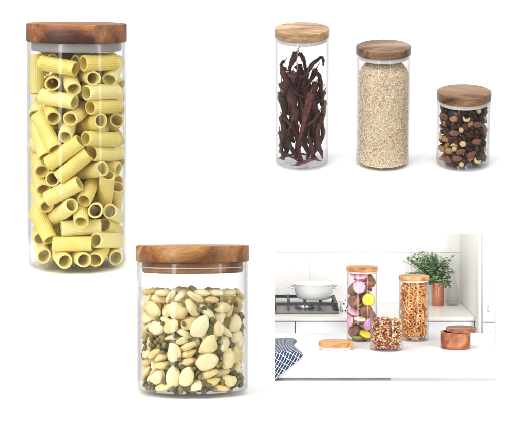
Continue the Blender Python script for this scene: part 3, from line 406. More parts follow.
DN = json.loads('''[["c",-9,-423,970,129,-143,29,44],["h",-95,-407,741,153,-127,-14,14],["g",-59,-415,480,119,-159,15,-13],["h",-205,-364,368,141,-141,0,0],["h",381,-170,875,141,-141,-11,11],["c",235,-344,143,128,-128,55,65],["k",-223,-349,931,140,-140,17,-17],["n",-360,-202,925,139,-99,97,39],["n",-214,-354,669,137,-143,19,-18],["k",-359,-199,508,136,-136,39,-39],["n",209,-355,500,140,-141,-23,11],["n",-95,-407,325,144,-134,-22,-27],["n",-150,-387,186,143,-139,10,-10],["n",-313,-263,128,134,-137,56,-7],["n",216,-352,820,129,-150,-20,18],["h",400,-123,269,125,-153,-23,22],["h",-422,-68,510,111,-111,87,-87],["h",235,-346,1079,141,-141,-1,1],["k",-401,-91,281,131,-131,53,-53],["h",-77,-411,79,141,-141,4,-4],["n",107,-408,267,138,-135,-46,-27],["n",-327,-100,667,106,48,121,-109],["n",243,-73,528,29,133,-74,-126],["n",-169,-292,994,90,172,-5,-49],["n",334,50,764,77,48,106,-143],["n",238,-138,137,6,51,96,168],["n",263,-98,371,16,96,-128,119],["n",-75,-289,818,31,130,-30,-146],["n",364,-147,610,96,148,40,-85],["n",-345,-130,192,167,-84,-66,23],["n",-317,9,215,103,-28,-126,112],["k",-179,-133,164,152,96,66,-57],["k",-126,-219,372,38,-26,160,110],["k",-321,-108,92,96,159,70,23],["k",-289,-278,304,3,43,174,88],["k",368,-102,821,126,-111,-107,-24],["k",-365,-21,892,85,107,-143,31],["k",246,-80,692,98,35,164,47],["k",347,47,162,143,-69,101,-69],["k",244,18,205,164,13,109,-32],["k",-262,-182,814,74,-56,-113,137],["k",-109,-236,645,123,64,143,-11],["k",-45,-251,991,91,-88,-151,-33],["k",101,-307,170,58,-42,184,31],["k",-257,-19,434,41,46,-14,-190],["k",69,-362,830,45,-180,-7,-74],["k",-380,-34,87,180,-86,-19,9],["k",285,22,365,173,-52,16,-85],["k",-356,-173,791,64,-106,-147,55],["k",374,-82,655,35,-3,-140,138],["k",-311,-163,380,26,-112,-21,162],["k",306,2,948,103,-153,69,32],["k",294,-215,793,47,-69,-9,-181],["c",-379,31,535,45,-19,-108,-161],["c",-217,-77,1019,115,7,67,-149],["c",-206,-289,394,110,166,17,-8],["c",-411,-13,703,122,-114,98,-49],["c",-375,7,1011,132,55,-11,139],["c",-154,-199,512,51,120,-151,-19],["d",286,-79,157,142,116,-62,-51],["d",263,-248,128,139,27,139,-25],["d",-28,-220,630,37,-146,-33,-128],["d",-195,-321,219,100,-116,78,102],["d",-265,-40,270,44,-87,18,-174],["d",-24,-411,795,53,35,-123,144],["d",-172,-337,126,6,-17,194,47],["d",117,-385,767,18,120,-157,21],["d",-203,-83,937,178,-47,50,-59],["d",226,-258,460,190,4,62,13],["d",-187,-344,781,113,-46,108,-116],["d",-332,-15,708,50,79,-36,173],["d",102,-349,449,155,10,120,38],["d",120,-303,320,52,-26,143,127],["d",-383,-35,801,83,-93,-14,156],["d",47,-405,636,73,49,-167,66],["d",163,-315,655,59,-181,-32,52],["d",-59,-234,106,198,1,7,31],["d",211,-191,342,136,54,87,105],["d",210,-104,878,94,94,-149,-7],["d",-251,-248,605,44,-118,132,-82],["d",189,-307,580,1,-65,-189,0],["d",-336,-44,515,157,102,-70,0],["d",-155,-178,667,118,120,86,65],["d",-423,24,281,157,-53,-86,70],["d",-198,-269,656,80,-151,9,104],["d",-232,-202,679,38,78,-118,-136],["d",-412,59,878,145,-11,-127,-53],["d",-210,-245,868,104,-157,3,67],["d",-246,-206,1039,179,9,29,84],["d",360,-109,976,40,-133,136,-48],["d",267,-259,1058,115,4,100,-129],["d",-284,39,1032,145,-119,23,-64],["d",11,-280,770,16,-59,-64,179],["d",-97,-329,912,2,30,-20,-197],["d",163,-177,853,41,140,116,73],["d",25,-299,258,12,172,57,-83],["d",232,-94,46,33,188,-24,55],["d",6,-363,933,34,-39,163,104],["d",-237,-184,238,2,-131,59,139],["d",292,-146,290,180,19,82,-23],["d",231,-64,250,186,-39,-52,35],["d",-292,51,668,149,-128,-20,30],["d",-32,-354,669,164,76,-81,24],["d",321,-248,188,155,67,103,-28],["d",200,-353,693,112,104,57,116],["d",389,26,893,114,-92,117,69],["d",377,-60,488,193,26,-31,34],["d",99,-218,620,168,51,-18,94],["d",194,-167,658,82,24,-104,-148],["d",180,-315,270,66,-178,-15,-60],["d",-76,-367,399,27,83,-176,36],["d",-323,-277,832,66,98,81,-140],["d",-170,-149,1026,80,5,-168,74],["d",-30,-254,341,34,101,169,15],["d",-145,-226,1022,174,74,-65,1],["d",-3,-352,91,99,75,-11,-156],["d",-253,-206,493,94,-107,92,-106],["d",-368,-30,616,184,73,-28,6],["d",311,-44,96,8,-198,-22,-10],["d",-26,-287,174,166,-50,-34,-94],["d",114,-217,163,8,28,-87,-178],["d",323,-20,437,109,79,43,142],["d",219,-205,1046,26,51,-40,188],["d",-23,-336,510,152,-122,-42,-4],["d",-358,-43,373,14,-150,-113,-67],["d",90,-211,319,145,-35,66,-116],["d",-224,17,332,77,163,55,68],["d",256,-126,229,109,146,55,61],["d",99,-386,354,83,147,100,41],["d",160,-361,979,81,14,-173,57],["d",405,-70,94,91,113,36,-132],["d",371,-151,149,144,-65,58,-107],["d",-127,-297,72,73,184,-6,24],["d",386,-141,400,142,-28,-128,51],["d",46,-208,459,178,-9,91,5],["d",321,-160,1031,110,-129,-93,53],["d",377,-21,607,10,18,164,112],["d",176,-141,274,121,-84,-111,77],["d",-87,-222,184,182,25,-77,21],["d",-104,-308,455,57,48,-176,-58],["d",15,-311,1053,100,-41,103,-133],["d",-152,-244,105,145,25,-106,-84],["d",325,-50,763,59,-86,129,-112],["d",-208,-85,1091,46,-17,-175,-84],["d",379,15,464,61,91,-2,167],["d",201,-189,786,48,-109,64,148],["d",288,-190,635,32,10,-95,173],["d",-174,-155,824,106,60,148,57],["d",396,61,590,14,-42,-168,-100],["d",-166,-292,858,160,103,58,24],["d",-73,-265,259,153,117,-50,14],["d",-326,38,598,69,22,-54,179],["d",39,-395,481,55,81,6,174],["d",328,-111,53,41,132,-144,4],["d",-60,-397,1084,45,-158,-65,95],["d",325,-260,857,106,-151,-67,37],["d",170,-188,426,152,22,-24,-126],["d",-265,-217,75,80,172,3,63],["d",-192,-169,748,4,193,-35,-38],["d",-182,-347,509,23,-109,-164,26],["d",85,-253,1057,55,125,97,-110],["d",-213,-289,745,171,78,-6,69],["d",-183,-215,453,168,-7,35,-102],["d",394,25,270,75,-170,34,67],["d",-231,2,581,153,-56,-36,111],["d",-348,-185,1061,21,177,42,80],["d",-345,-248,705,115,-40,-103,121],["d",-221,-143,362,5,90,-131,121],["d",307,-68,1084,68,116,10,-148],["d",313,-129,525,52,13,-169,92],["d",72,-313,543,122,-25,127,-92],["d",162,-299,779,10,-103,67,-158],["d",-328,-37,1062,105,-155,69,-12],["d",-132,-394,1059,157,31,78,-92],["d",345,-16,221,190,49,39,-11],["d",-52,-414,606,100,18,-146,92],["d",-153,-202,273,19,23,-128,-150],["d",-94,-259,530,133,30,-147,7],["d",-310,-273,635,57,-93,5,167],["d",-249,-78,778,50,-65,160,-88],["d",-264,-12,852,24,-66,128,-137],["d",-106,-377,559,30,56,-179,-63],["d",-390,-78,430,17,-198,-1,21],["d",268,-277,929,112,129,-92,-47],["d",103,-210,549,16,55,154,114],["d",241,-113,1019,23,-35,-86,176],["d",162,-242,699,96,88,91,-121],["d",401,5,1013,33,43,-8,-192],["d",-210,-347,55,72,-118,-116,86],["d",132,-222,917,148,-2,-134,12],["d",-388,-98,881,72,-2,145,117],["d",405,6,778,31,102,-143,91],["d",310,-46,1006,33,49,56,-183],["d",74,-349,1014,165,28,103,39],["d",-275,-301,1045,91,-127,121,27],["d",37,-299,675,13,-8,189,-64],["d",340,-223,463,7,-160,-119,-18],["d",-367,50,953,64,-57,-181,9],["d",-411,-117,728,140,99,-82,-62],["d",31,-304,442,152,-80,-64,-79],["d",243,-262,660,75,84,157,50],["d",202,-284,65,33,14,-192,-41],["d",386,-182,1031,155,76,100,6],["d",182,-163,564,91,138,113,-2],["d",-331,-141,976,18,-134,-17,146],["d",304,-121,907,129,136,62,31],["d",-270,-197,980,9,-195,-43,7],["d",-407,-77,1081,77,149,95,-53],["d",-242,-283,548,29,196,19,15],["d",363,-89,213,23,29,-181,-77],["d",191,-303,414,24,63,187,-26],["d",-187,-182,576,36,151,-126,1],["d",176,-182,49,26,-155,-115,47],["d",-300,-94,872,104,49,-155,53],["d",48,-349,373,51,156,85,77],["d",336,36,1051,5,-71,179,-55],["d",-385,-118,1036,158,-85,17,86],["d",-112,-307,1077,45,-41,-9,190],["d",-218,-85,400,144,123,65,3],["d",41,-222,216,82,-152,-100,-17],["d",-196,-125,632,162,39,16,109],["d",-4,-368,429,62,173,-59,-53],["d",222,12,765,64,46,-51,-176],["d",286,1,49,101,43,19,-166],["d",167,-242,251,143,-53,121,46],["d",-312,-50,788,84,-39,85,-156],["d",-329,-11,324,150,-34,-67,110],["d",58,-230,723,27,-16,-117,159],["d",15,-257,912,20,-122,153,-36],["d",-196,-334,586,83,32,-71,164],["d",-125,-304,330,29,24,20,-195],["d",-197,-222,160,124,9,118,102],["d",-123,-400,905,61,87,-148,82],["d",-261,-143,58,147,-123,-31,49],["d",124,-243,379,4,67,-1,188],["d",-291,38,821,31,44,-135,-137],["d",48,-289,970,185,58,47,20],["d",25,-362,227,114,-61,-113,-103],["d",124,-349,1073,81,21,-64,170],["d",323,21,564,95,-56,-163,-35],["d",294,-227,965,65,95,-156,49],["d",350,-78,559,152,129,2,-16],["d",126,-329,911,19,91,-156,85],["d",328,-240,313,162,19,116,-1],["d",174,-282,1045,142,-30,-81,-111],["d",205,-129,1090,20,-116,-135,89],["d",375,-53,1084,80,-102,153,2],["d",-309,37,129,27,62,-188,-7],["d",-283,34,745,183,-46,-3,-66],["d",-294,-198,148,119,-91,-53,-122],["d",303,-172,708,95,25,23,-173],["d",202,-229,534,99,0,104,139],["d",197,-123,793,11,34,-136,-142],["d",-212,-262,246,129,-144,-18,-49],["d",-34,-377,143,13,-93,-174,-31],["d",259,-178,552,148,60,-85,84],["d",-276,-271,957,120,70,127,-67],["d",-214,-80,123,80,6,-160,-89],["d",93,-370,701,29,-140,-138,-22],["d",-252,-134,683,12,-101,49,165],["d",-406,51,432,153,-47,-16,118],["d",242,-299,761,128,48,-18,144],["d",94,-346,627,42,188,-2,-52],["d",-275,-166,582,29,-176,26,86],["n",-124,163,114,3,136,46,139],["n",-173,6,945,111,33,161,26],["n",160,180,266,70,-178,-56,22],["n",-26,-127,965,137,-20,134,55],["n",-171,154,280,111,47,153,-48],["n",50,-59,1007,100,48,144,-84],["n",198,57,1021,25,148,-104,-82],["n",-89,330,387,26,105,166,23],["n",95,87,988,116,129,-6,99],["n",-48,69,956,143,78,-23,-114],["n",23,269,158,107,66,-119,100],["n",-134,324,815,50,147,95,-82],["n",-218,277,75,188,-3,-67,-15],["n",61,205,391,138,-18,-20,143],["h",87,383,938,36,-152,-66,107],["h",-15,-260,516,61,-71,-119,-131],["h",-93,205,883,134,129,-69,-26],["h",266,245,569,126,-17,142,61],["d",74,223,491,187,-52,-9,-48],["d",226,223,164,149,33,127,27],["d",232,-80,956,124,112,-3,-110],["d",-281,244,540,54,49,-110,150],["d",-116,-20,858,160,-81,56,68],["d",-139,355,268,35,11,14,196],["d",73,389,725,48,-157,58,98],["d",-345,192,653,67,10,-188,-7],["d",-244,201,1087,90,-178,11,-17],["d",-2,-11,1033,81,25,181,-7],["d",153,202,965,95,11,-13,-175],["d",-84,306,82,49,-100,36,-162],["d",197,77,845,74,-140,-47,-113],["d",-362,151,743,151,94,91,15],["d",289,169,397,50,-157,-113,11],["d",343,160,198,97,-83,62,141],["d",-270,198,728,74,-3,-161,-92],["d",111,215,194,131,38,40,-141],["d",77,180,922,86,173,-9,-52],["d",118,9,1030,100,-3,-68,159],["d",-118,92,1043,50,139,130,37],["d",-145,143,1094,67,115,136,63],["d",192,45,310,93,-90,76,133],["d",39,-150,865,12,-142,4,-141],["d",371,63,669,152,80,18,102],["d",185,-180,118,61,23,88,167],["d",-187,77,692,124,-85,119,56],["d",-229,304,174,52,-97,35,164],["d",-172,118,443,42,-114,-158,13],["d",-253,-126,923,13,-97,2,-175],["d",-81,161,1090,43,-136,-60,127],["d",-42,366,868,164,-70,-43,-80],["d",-356,134,259,25,155,7,-123],["d",-79,389,1073,60,151,69,94],["d",132,356,365,142,-104,-67,68],["d",200,-358,353,49,96,93,-141],["d",-217,217,1000,67,-107,87,128],["d",146,-161,1059,99,67,-126,-98],["d",-21,193,1048,58,51,154,101],["d",58,376,1045,179,30,-52,67],["d",-85,-43,944,106,-167,-27,-13],["d",58,-215,99,65,-65,-176,26],["d",-5,349,278,91,133,-91,75],["d",200,125,168,143,-10,-137,-25],["d",27,375,606,6,-127,-154,17],["d",-93,-374,978,67,183,41,18],["d",170,253,386,16,-92,-92,151],["d",-230,62,70,39,-24,155,-117],["d",-363,178,1062,56,-50,173,-68],["d",-172,394,830,50,2,148,-125],["d",100,-55,901,156,10,57,111],["d",326,-232,540,79,-56,161,-69],["d",314,195,329,126,-155,-6,9],["d",-185,128,537,38,57,152,-111],["d",200,-210,949,91,-102,78,-123],["d",-286,25,928,91,-101,-112,95],["d",132,282,171,7,-79,-160,-90],["d",-310,105,480,188,-41,-46,30],["d",-227,306,613,59,82,-94,-145],["d",262,325,525,178,-29,-84,-22],["d",-9,288,740,41,167,-29,-98],["d",214,294,316,54,146,2,-125],["d",-175,-135,289,150,-3,-90,-97],["d",223,349,808,13,-187,-16,-69],["d",61,146,1009,53,-20,142,-129],["d",178,121,596,106,127,17,-112],["d",-270,197,822,166,-51,83,54],["d",-239,-18,71,47,-20,193,-12],["d",174,112,288,161,108,24,43],["d",249,143,659,71,47,156,-91],["d",127,124,1097,64,-25,-68,-175],["d",324,152,536,72,32,-58,175],["d",-109,225,724,41,161,-95,-56],["d",-68,-164,898,75,6,127,134],["d",315,241,951,113,-65,133,72],["d",128,86,898,156,39,32,-115],["d",-305,289,687,129,-2,-153,-6],["d",-134,-363,814,136,-80,-120,24],["d",155,351,185,77,-14,-172,66],["d",170,140,378,72,-69,-171,-31],["d",317,264,364,161,-83,7,-85],["d",-1,115,1080,136,128,6,-72],["d",-279,202,156,35,-103,166,24],["d",283,166,904,107,133,2,104],["d",274,222,72,33,38,-193,-12],["d",-4,396,701,49,37,-181,60],["d",-49,127,858,75,17,-170,72],["d",-341,83,792,54,88,-151,81],["d",-13,-318,831,57,137,20,133],["d",35,-140,1074,141,95,-102,-26]]''')
front = []
for i, (k, m, _) in enumerate(rows(DN)):
    me = NM[k][i % 4] if k == 'd' else NM[k]
    o = linked(NAME[k], me, M_nut @ Matrix.Diagonal((.975, .975, 1, 1)) @ m); tag(o, None, 'dried fruit' if k == 'd' else 'nut', LOOK[k] + 's in the shortest jar' if k != 'd' else 'dark dried berries in the shortest jar')
    if i < 21: front.append((o, LOOK[k]))
    else: o['label'] = LOOK[k] + (' in the mix of the short right jar')
place_names(front, 3, 'nut jar')

# oats : nobody could count them
def oats():
    m = MB(); r = random.Random(4); Ri = .0455
    top = .196
    def rad(z):
        if z < .168: return Ri
        t = (z - .168) / (.199 - .168); return Ri * math.sqrt(max(0, 1 - t ** 2.0 * .84))
    prof = [(.0001, .0048), (Ri - .003, .0048), (Ri - .0012, .008)] + [(rad(z) - .0012, z) for z in [.02 * k for k in range(1, 8)] + [.15, .168, .172, .176, .18, .185, .19, .1945, .1975]] + [(.015, .198), (.0001, .198)]
    m.lathe(prof, 48)
    for i in range(16000):
        z = .006 + (.1972 - .006) * r.random(); a = r.uniform(0, 2 * math.pi)
        if r.random() < .45: a = r.uniform(math.pi, 2 * math.pi)
        R = rad(z) - r.uniform(-.0006, .0012)
        c = Vector((R * math.cos(a), R * math.sin(a), z)); nrm = Vector((math.cos(a), math.sin(a), (0 if z < .168 else (z - .168) * 30)))
        nrm = (nrm.normalized() + Vector((r.gauss(0, .45), r.gauss(0, .45), r.gauss(0, .45)))).normalized()
        t = nrm.orthogonal().normalized(); t.rotate(Quaternion(nrm, r.uniform(0, 6.28))); u = nrm.cross(t)
        l = r.uniform(.0008, .0016); w_ = l * r.uniform(.5, .8)
        m.mi = r.choice([1, 1, 1, 2, 2, 3, 3, 4]) if r.random() < .8 else 0
        vs = [c + t * l * math.cos(k * 1.047) + u * w_ * math.sin(k * 1.047) + nrm * .0002 for k in range(6)]
        n = len(m.v); m.add(vs + [c - nrm * .0005], [(0, 1, 2, 3, 4, 5), (1, 0, 6), (2, 1, 6), (3, 2, 6), (4, 3, 6), (5, 4, 6), (0, 5, 6)])
    cs = ['e6d2ae', 'fbf0dc', 'f0debe', 'fff8ec', 'b48454']
    o = m.build('rolled_oats', [plain('oat%d' % i, hexc(c), .7) for i, c in enumerate(cs)], smooth=False)
    o.matrix_world = M_oats; tag(o, 'pale beige rolled oats filling the middle jar', 'oats', kind='stuff')
oats()

# chillies : pixel paths (from the photograph), laid into the jar near the glass or deeper
CH = [
 ([(296,47),(293,54),(290,61),(289.5,68)],2.6,.6,'r'), ([(299,48),(302,53),(304,60),(306,70),(305,80)],2.6,.5,'d'),
 ([(307.5,66),(311,60),(316,55.5),(322,52.5),(326,55),(326,61)],2.4,.2,'d'), ([(284,56),(281,60),(284,65),(290,66),(296,68)],1.7,.4,'d'),
 ([(282,62),(283,70),(286,78),(284,88),(281,95)],2.6,.3,'r'), ([(292,68),(290,80),(291,95),(294,110),(295,125),(298,143)],5.4,.75,'g'),
 ([(300,66),(303,76),(306,88),(307,100),(305,116)],5.6,.95,'g'), ([(311,90),(307,105),(303,122),(298,137)],3.1,.0,'s'),
 ([(313,66),(319,71),(320,80),(321,92),(325,100),(325,108)],2.6,.2,'d'), ([(325,96),(325.5,108),(320,121),(316,130),(319,141)],2.2,.15,'r'),
 ([(319,108),(312,118),(303,124)],2.4,.2,'r'), ([(317,126),(318,142),(321,150),(325,158)],2.4,.3,'r'),
 ([(282,93),(284,108),(282,124),(280.5,139)],2.9,.3,'d'), ([(279,148),(286,151),(293,155),(300,160)],1.9,.15,'d'),
 ([(280,155),(290,152),(302,151),(312,155)],1.8,.5,'d'), ([(295,163),(304,159),(313,157),(322,159)],2.5,.05,'s'),
 ([(289,126),(287,137),(292,147),(296,157)],2.7,.25,'d'), ([(308,134),(311,146),(311,158)],2.1,.3,'r'),
 ([(276.5,88),(279,96),(284,104),(290,112)],2.4,.5,'d'), ([(280,78),(284,86),(289,98),(288,112)],3.2,.6,'r'),
 ([(316,78),(312,90),(314,104),(318,116),(313,128)],3.4,.6,'r'), ([(322,86),(316,98),(309,110),(307,122)],3.2,.7,'d'),
 ([(287,74),(293,86),(300,92),(309,95)],3.2,.5,'d'), ([(283,113),(290,121),(297,133),(304,146)],2.8,.45,'r'),
 ([(279,143),(284,137),(290,131),(298,129)],2.0,.3,'d'), ([(320,118),(323,130),(318,144),(312,152)],2.0,.45,'d'),
 ([(300,126),(306,137),(316,146),(324,151)],2.1,.35,'d'), ([(309,62),(305,70),(298,74),(292,80)],2.5,.6,'d'), 
 ([(277,128),(281,136),(279,147)],1.8,.3,'d'), ([(327,88),(322,94),(316,98)],1.5,.2,'d'), 
 ([(296,80),(301,96),(300,112),(304,128)],4.2,1.1,'g'), ([(288,96),(292,112),(290,128),(294,140)],3.2,1.0,'d'), ([(312,96),(314,112),(310,128),(313,140)],3.4,1.1,'d'),
 ([(283,70),(290,76),(297,86),(303,100)],2.8,.7,'d'), ([(316,64),(311,74),(306,82),(300,90)],2.8,.6,'d'), ([(324,110),(319,118),(315,128),(318,138)],2.4,.6,'d'),
 ([(303,108),(309,116),(308,128),(302,140)],2.8,.5,'d'),
 ([(284,120),(288,132),(284,142),(288,152)],2.2,.6,'d'),
 ([(297,60),(300,70),(298,84),(303,94)],3.0,.8,'d'),
 ([(292,118),(290,134),(286,150),(282,158)],2.6,.5,'d'), ([(300,136),(297,148),(301,158),(306,163)],2.8,.4,'r'), ([(313,124),(316,140),(313,152),(318,161)],2.6,.5,'d'), ([(281,112),(284,130),(281,146),(284,157)],2.3,.3,'r'), ([(306,118),(303,136),(308,150),(306,160)],3.0,.8,'g')]
CM = dict(d=plain('chilli_dark', hexc('3e1b17'), .4, hexc('230d0a'), 120, bump=.9, bscale=420, spec=.35), r=plain('chilli_red', hexc('5e2d27'), .38, hexc('3c1915'), 100, bump=.9, bscale=380, spec=.35),
          g=plain('chilli_grey', hexc('4c2e29'), .33, hexc('664640'), 60, bump=.9, bscale=260, spec=.4), s=plain('chilli_bright', hexc('784038'), .34, hexc('4c221d'), 140, bump=.9, bscale=400, spec=.4))
STEM = plain('chilli_stem', hexc('8c7a50'), .6, hexc('5a4a30'), 90)
def cat_rom(p, n=6):
    out = []
    for i in range(len(p) - 1):
        a, b, c, d = p[max(i - 1, 0)], p[i], p[i + 1], p[min(i + 2, len(p) - 1)]
        for k in range(n):
            t = k / n
            out.append(.5 * ((2 * b) + (c - a) * t + (2 * a - 5 * b + 4 * c - d) * t * t + (3 * b - a - 3 * c + d) * t ** 3))
    out.append(p[-1]); return out
front = []
Si = 545.; 
for ci, (path, wd_, dep, kd) in enumerate(CH):
    pts = []
    for (px, py) in path:
        t = (159.3 - py) / 131; S = 536 * (1 + .026 * t)
        x = (px - 301.6) / S; yb = -math.sqrt(max(.0425 ** 2 - x * x, .00001)) * (1 - dep) + rnd.uniform(-.002, .002); el = (py - HOR) / F + .29
        pts.append(Vector((x, yb, max(.008, ((159.3 - py) / S - yb * math.sin(el)) / math.cos(el)))))
    for p in pts:
        h = math.hypot(p.x, p.y)
        lim = .0452 - wd_ * 1.22 / 536 * 1.1
        if h > lim: p.x *= lim / h; p.y *= lim / h
    pp = cat_rom(pts, 7); n = len(pp); r0 = wd_ * 1.22 / 536
    rad = [r0 * (1.0 - .75 * (i / (n - 1)) ** 1.6) * (1 + .07 * math.sin(i * 1.7 + ci) + .09 * math.sin(i * .8 + 2 * ci)) for i in range(n)]
    rad[0] *= .5
    m = MB(); m.tube(pp, rad, 14, flat=.6, wob=.4)
    o = m.build('dried_chilli', CM[kd], None); o.data.transform(Matrix.Translation(-pp[0])); o.matrix_world = M_chili @ Matrix.Translation(pp[0])
    tag(o, None, 'chilli', 'dried chillies in the tall jar')
    sm = MB(); d = (pp[0] - pp[2]).normalized()
    sm.tube([Vector(), d * .003, d * .006 + Vector((.0006, 0, .0008)), d * .010 + Vector((.0015, 0, .001))], [.0018, .0010, .0006, .0006], 7); sm.build('stem', STEM, o)
    look = {'d': 'nearly black dried chilli', 'r': 'dark red dried chilli', 'g': 'wide greyish brown chilli', 's': 'brighter red brown dried chilli'}[kd]
    front.append((o, look))
place_names(front, 4, 'chilli jar')

# ------------------------------------------------------------------ kitchen seen through the opening
ZI = -.752
KW = plain('tile_white', (.80, .785, .77), .25); KP = plain('cabinet_white', (.84, .84, .835), .45); GROUT = plain('grout', (.56, .55, .54), .8)
TOPW = plain('island_top', (.74, .74, .75), .28, (.69, .695, .71), 7)
WTOP = plain('worktop_stone', (.76, .73, .70), .3, (.70, .67, .64), 60)
# tiled back wall
m = MB(); YB = 5.56
m.box(-1.2, 1.7, YB + .004, YB + .02, -.9, .6); m.mi = 1
ts = 51 * YB / F; zt = (HOR - 253) * YB / F; xt = (310 - CX) * YB / F
for i in range(-7, 9):
    for j in range(-4, 5):
        a = xt + i * ts; c = zt + j * ts
        if a < -1.2 or a + ts > 1.7 or c < -.9 or c + ts > .6: continue
        m.box(a + .0011, a + ts - .0011, YB + .0022, YB + .0036, c + .0011, c + ts - .0011)
o = m.build('tiled_wall', [GROUT, KW], smooth=False); tag(o, kind='structure')
# worktop run behind
ZW = -.73; yf = -ZW * F / (317 - HOR)
r = empty('base_cabinet', Matrix.Translation((.1, yf + .1, -1.4))); tag(r, 'pale stone topped base cabinet run under the white tiled wall', 'cabinet')
def part(mb, name, mats, root, **kw):
    o = mb.build(name, mats, None, **kw); o.data.transform(root.matrix_world.inverted()); o.parent = root; return o
m = MB(); m.box(-1.1, .7405, yf, YB - .0005, ZW - .014, ZW); bevel(part(m, 'worktop', WTOP, r, smooth=False), .0015)
for a, b in ((-1.1, -.35), (-.347, .12), (.123, .45), (.453, .74)):
    m = MB(); m.box(a, b, yf + .012, yf + .03, -1.38, ZW - .018); bevel(part(m, 'cabinet_door', KP, r, smooth=False), .002)
m = MB(); m.box(-1.1, .74, yf + .032, YB - .001, -1.4, ZW - .0145); part(m, 'carcass', KP, r, smooth=False)
# tall cabinet at the right
SIDE = plain('side_panel_cream', (.76, .75, .71), .5)
yc = 5.09; r = empty('tall_cabinet', Matrix.Translation((1.1, yc + .2, -1.4))); tag(r, 'tall white cabinet closing the worktop on the right, with a cream side', 'cabinet')
m = MB(); m.box(.742, .752, yc + .002, YB - .001, -1.4, .5); bevel(part(m, 'side_panel', SIDE, r, smooth=False), .001)
zl = (HOR - 322) * yc / F
for z0_, z1_ in ((-1.39, zl - .0015), (zl + .0015, .49)):
    m = MB(); m.box(.7555, 1.35, yc - .012, yc + .006, z0_, z1_); bevel(part(m, 'cabinet_door', KP, r, smooth=False), .002)
m = MB(); m.box(.7525, 1.35, yc + .008, YB - .001, -1.4, .5); part(m, 'carcass', KP, r, smooth=False)
ENA0 = plain('handle_white', (.66, .66, .66), .3)
STEEL = plain('steel', (.55, .55, .56), .3, (.48, .48, .5), 80, metal=.9)
m = MB(); hx = (488 - CX) * yc / F; hz = (HOR - 308) * yc / F
m.tube([(hx, yc - .012, hz - .011), (hx, yc - .030, hz - .009), (hx, yc - .030, hz + .009), (hx, yc - .012, hz + .011)], .0018, 8); part(m, 'handle', ENA0, r)
# island
r = empty('kitchen_island', Matrix.Translation((.35, 4.7, -1.4))); tag(r, 'bright white kitchen island in the foreground with a thick top', 'kitchen island')
yi0 = 4.494; yi1 = 4.947
m = MB(); m.box(-.7, 1.5, yi0, yi1, ZI - .066, ZI); bevel(part(m, 'countertop', TOPW, r, smooth=False), .004, 3)
xs = (391 - CX) * yi0 / F
CHN = plain('gap_shade_dark', (.26, .22, .21), .5, (.32, .28, .27), 30); CHL = plain('gap_shade_pale', (.66, .66, .66), .5)  # shade of the gap under the countertop painted in, darker left than right
m = MB(); m.box(-.7, xs, yi0 + .03, yi1 - .03, ZI - .085, ZI - .0662); part(m, 'shaded_gap', CHN, r, smooth=False)
m = MB(); m.box(xs + .0005, 1.5, yi0 + .03, yi1 - .03, ZI - .085, ZI - .0662); part(m, 'shaded_gap', CHL, r, smooth=False)
for a, b in ((-.7, 1.49),):
    m = MB(); m.box(a, b, yi0 + .004, yi1 - .04, -1.38, ZI - .0770); bevel(part(m, 'drawer_front', KP, r, smooth=False), .002)

# hob
def WK(px, py, z): Y = -z * F / (py - HOR); return Vector(((px - CX) * Y / F, Y, z))
IRON = plain('cast_iron', hexc('23262c'), .5, hexc('2e3238'), 120, bump=.3)
HOBS = plain('hob_steel', (.22, .215, .21), .3, (.15, .15, .15), 50, metal=.5)
hl, hr = -.42, (339 - CX) * 5.25 / F; hf, hb = 5.235, 5.50
r = empty('gas_hob', Matrix.Translation(((hl + hr) / 2, 5.36, ZW))); tag(r, 'gas hob with black iron pan supports set in the pale worktop', 'hob')
m = MB(); m.box(hl, hr, hf, hb, ZW + .0005, ZW + .010); bevel(part(m, 'tray', HOBS, r, smooth=False), .003)
gz = ZW + .037
for gi, (a, b) in enumerate(((hl + .01, -.175), (-.165, .03), (.045, hr - .004))):
    m = MB(); t = .0058
    for y in (hf + .03, hb - .02):
        m.box(a, b, y - t, y + t, gz - .010, gz)
    for x in (a + t, b - t):
        m.box(x - t, x + t, hf + .0255, hb - .0155, gz - .011, gz - .001)
    for k in range(3):
        x = a + (b - a) * (k + 1) / 4; m.box(x - t * .8, x + t * .8, hf + .035, hb - .025, gz - .008, gz + .003)
    for x in (a + t, b - t):
        for y in (hf + .03, hb - .02): m.tube([(x, y, ZW + .0102), (x, y, gz - .011)], [.007, .005], 8)
    for x, sx in ((a + t, -1), (b - t, 1)):
        m.tube([(x, hf + .03, gz - .004), (x + sx * .004, hf + .014, gz - .018), (x + sx * .006, hf + .010, ZW + .0115)], .0045, 6)
    bevel(part(m, 'pan_support', IRON, r, smooth=False), .001)
    m = MB(); cxb = (a + b) / 2
    m.lathe([(.0001, ZW + .0102), (.036, ZW + .0102), (.036, ZW + .018), (.028, ZW + .022), (.028, ZW + .026), (.0001, ZW + .028)], 28, cx=cxb, cy=hf + .10); part(m, 'burner', STEEL, r)
# patterned tin right of the hob
c = WK(344.5, 311.5, ZW)
r = empty('patterned_tin', Matrix.Translation((c.x, c.y + .01, ZW))); tag(r, 'small black and white patterned tin beside the hob and the biscuit jar', 'tin')
t = NT('tin_pattern'); tc = t.n('ShaderNodeTexCoord'); vv = t.n('ShaderNodeTexVoronoi', Scale=95.0); t.l(tc.outputs['Object'], vv.inputs['Vector'])
rp = t.ramp(vv.outputs['Distance'], [(.30, (.02, .02, .025)), (.42, (.85, .85, .84))]); t.l(rp.outputs[0], t.b.inputs['Base Color'])
m = MB(); m.lathe([(.0001, .0003), (.0155, .0003), (.016, .002), (.016, .031), (.0155, .032), (.0001, .032)], 28); m.build('body', t.m, r, sharp=40)
m = MB(); m.lathe([(.0001, .0322), (.0166, .0322), (.0166, .037), (.013, .040), (.004, .041), (.004, .044), (.0001, .045)], 28); m.build('lid', t.m, r, sharp=40)
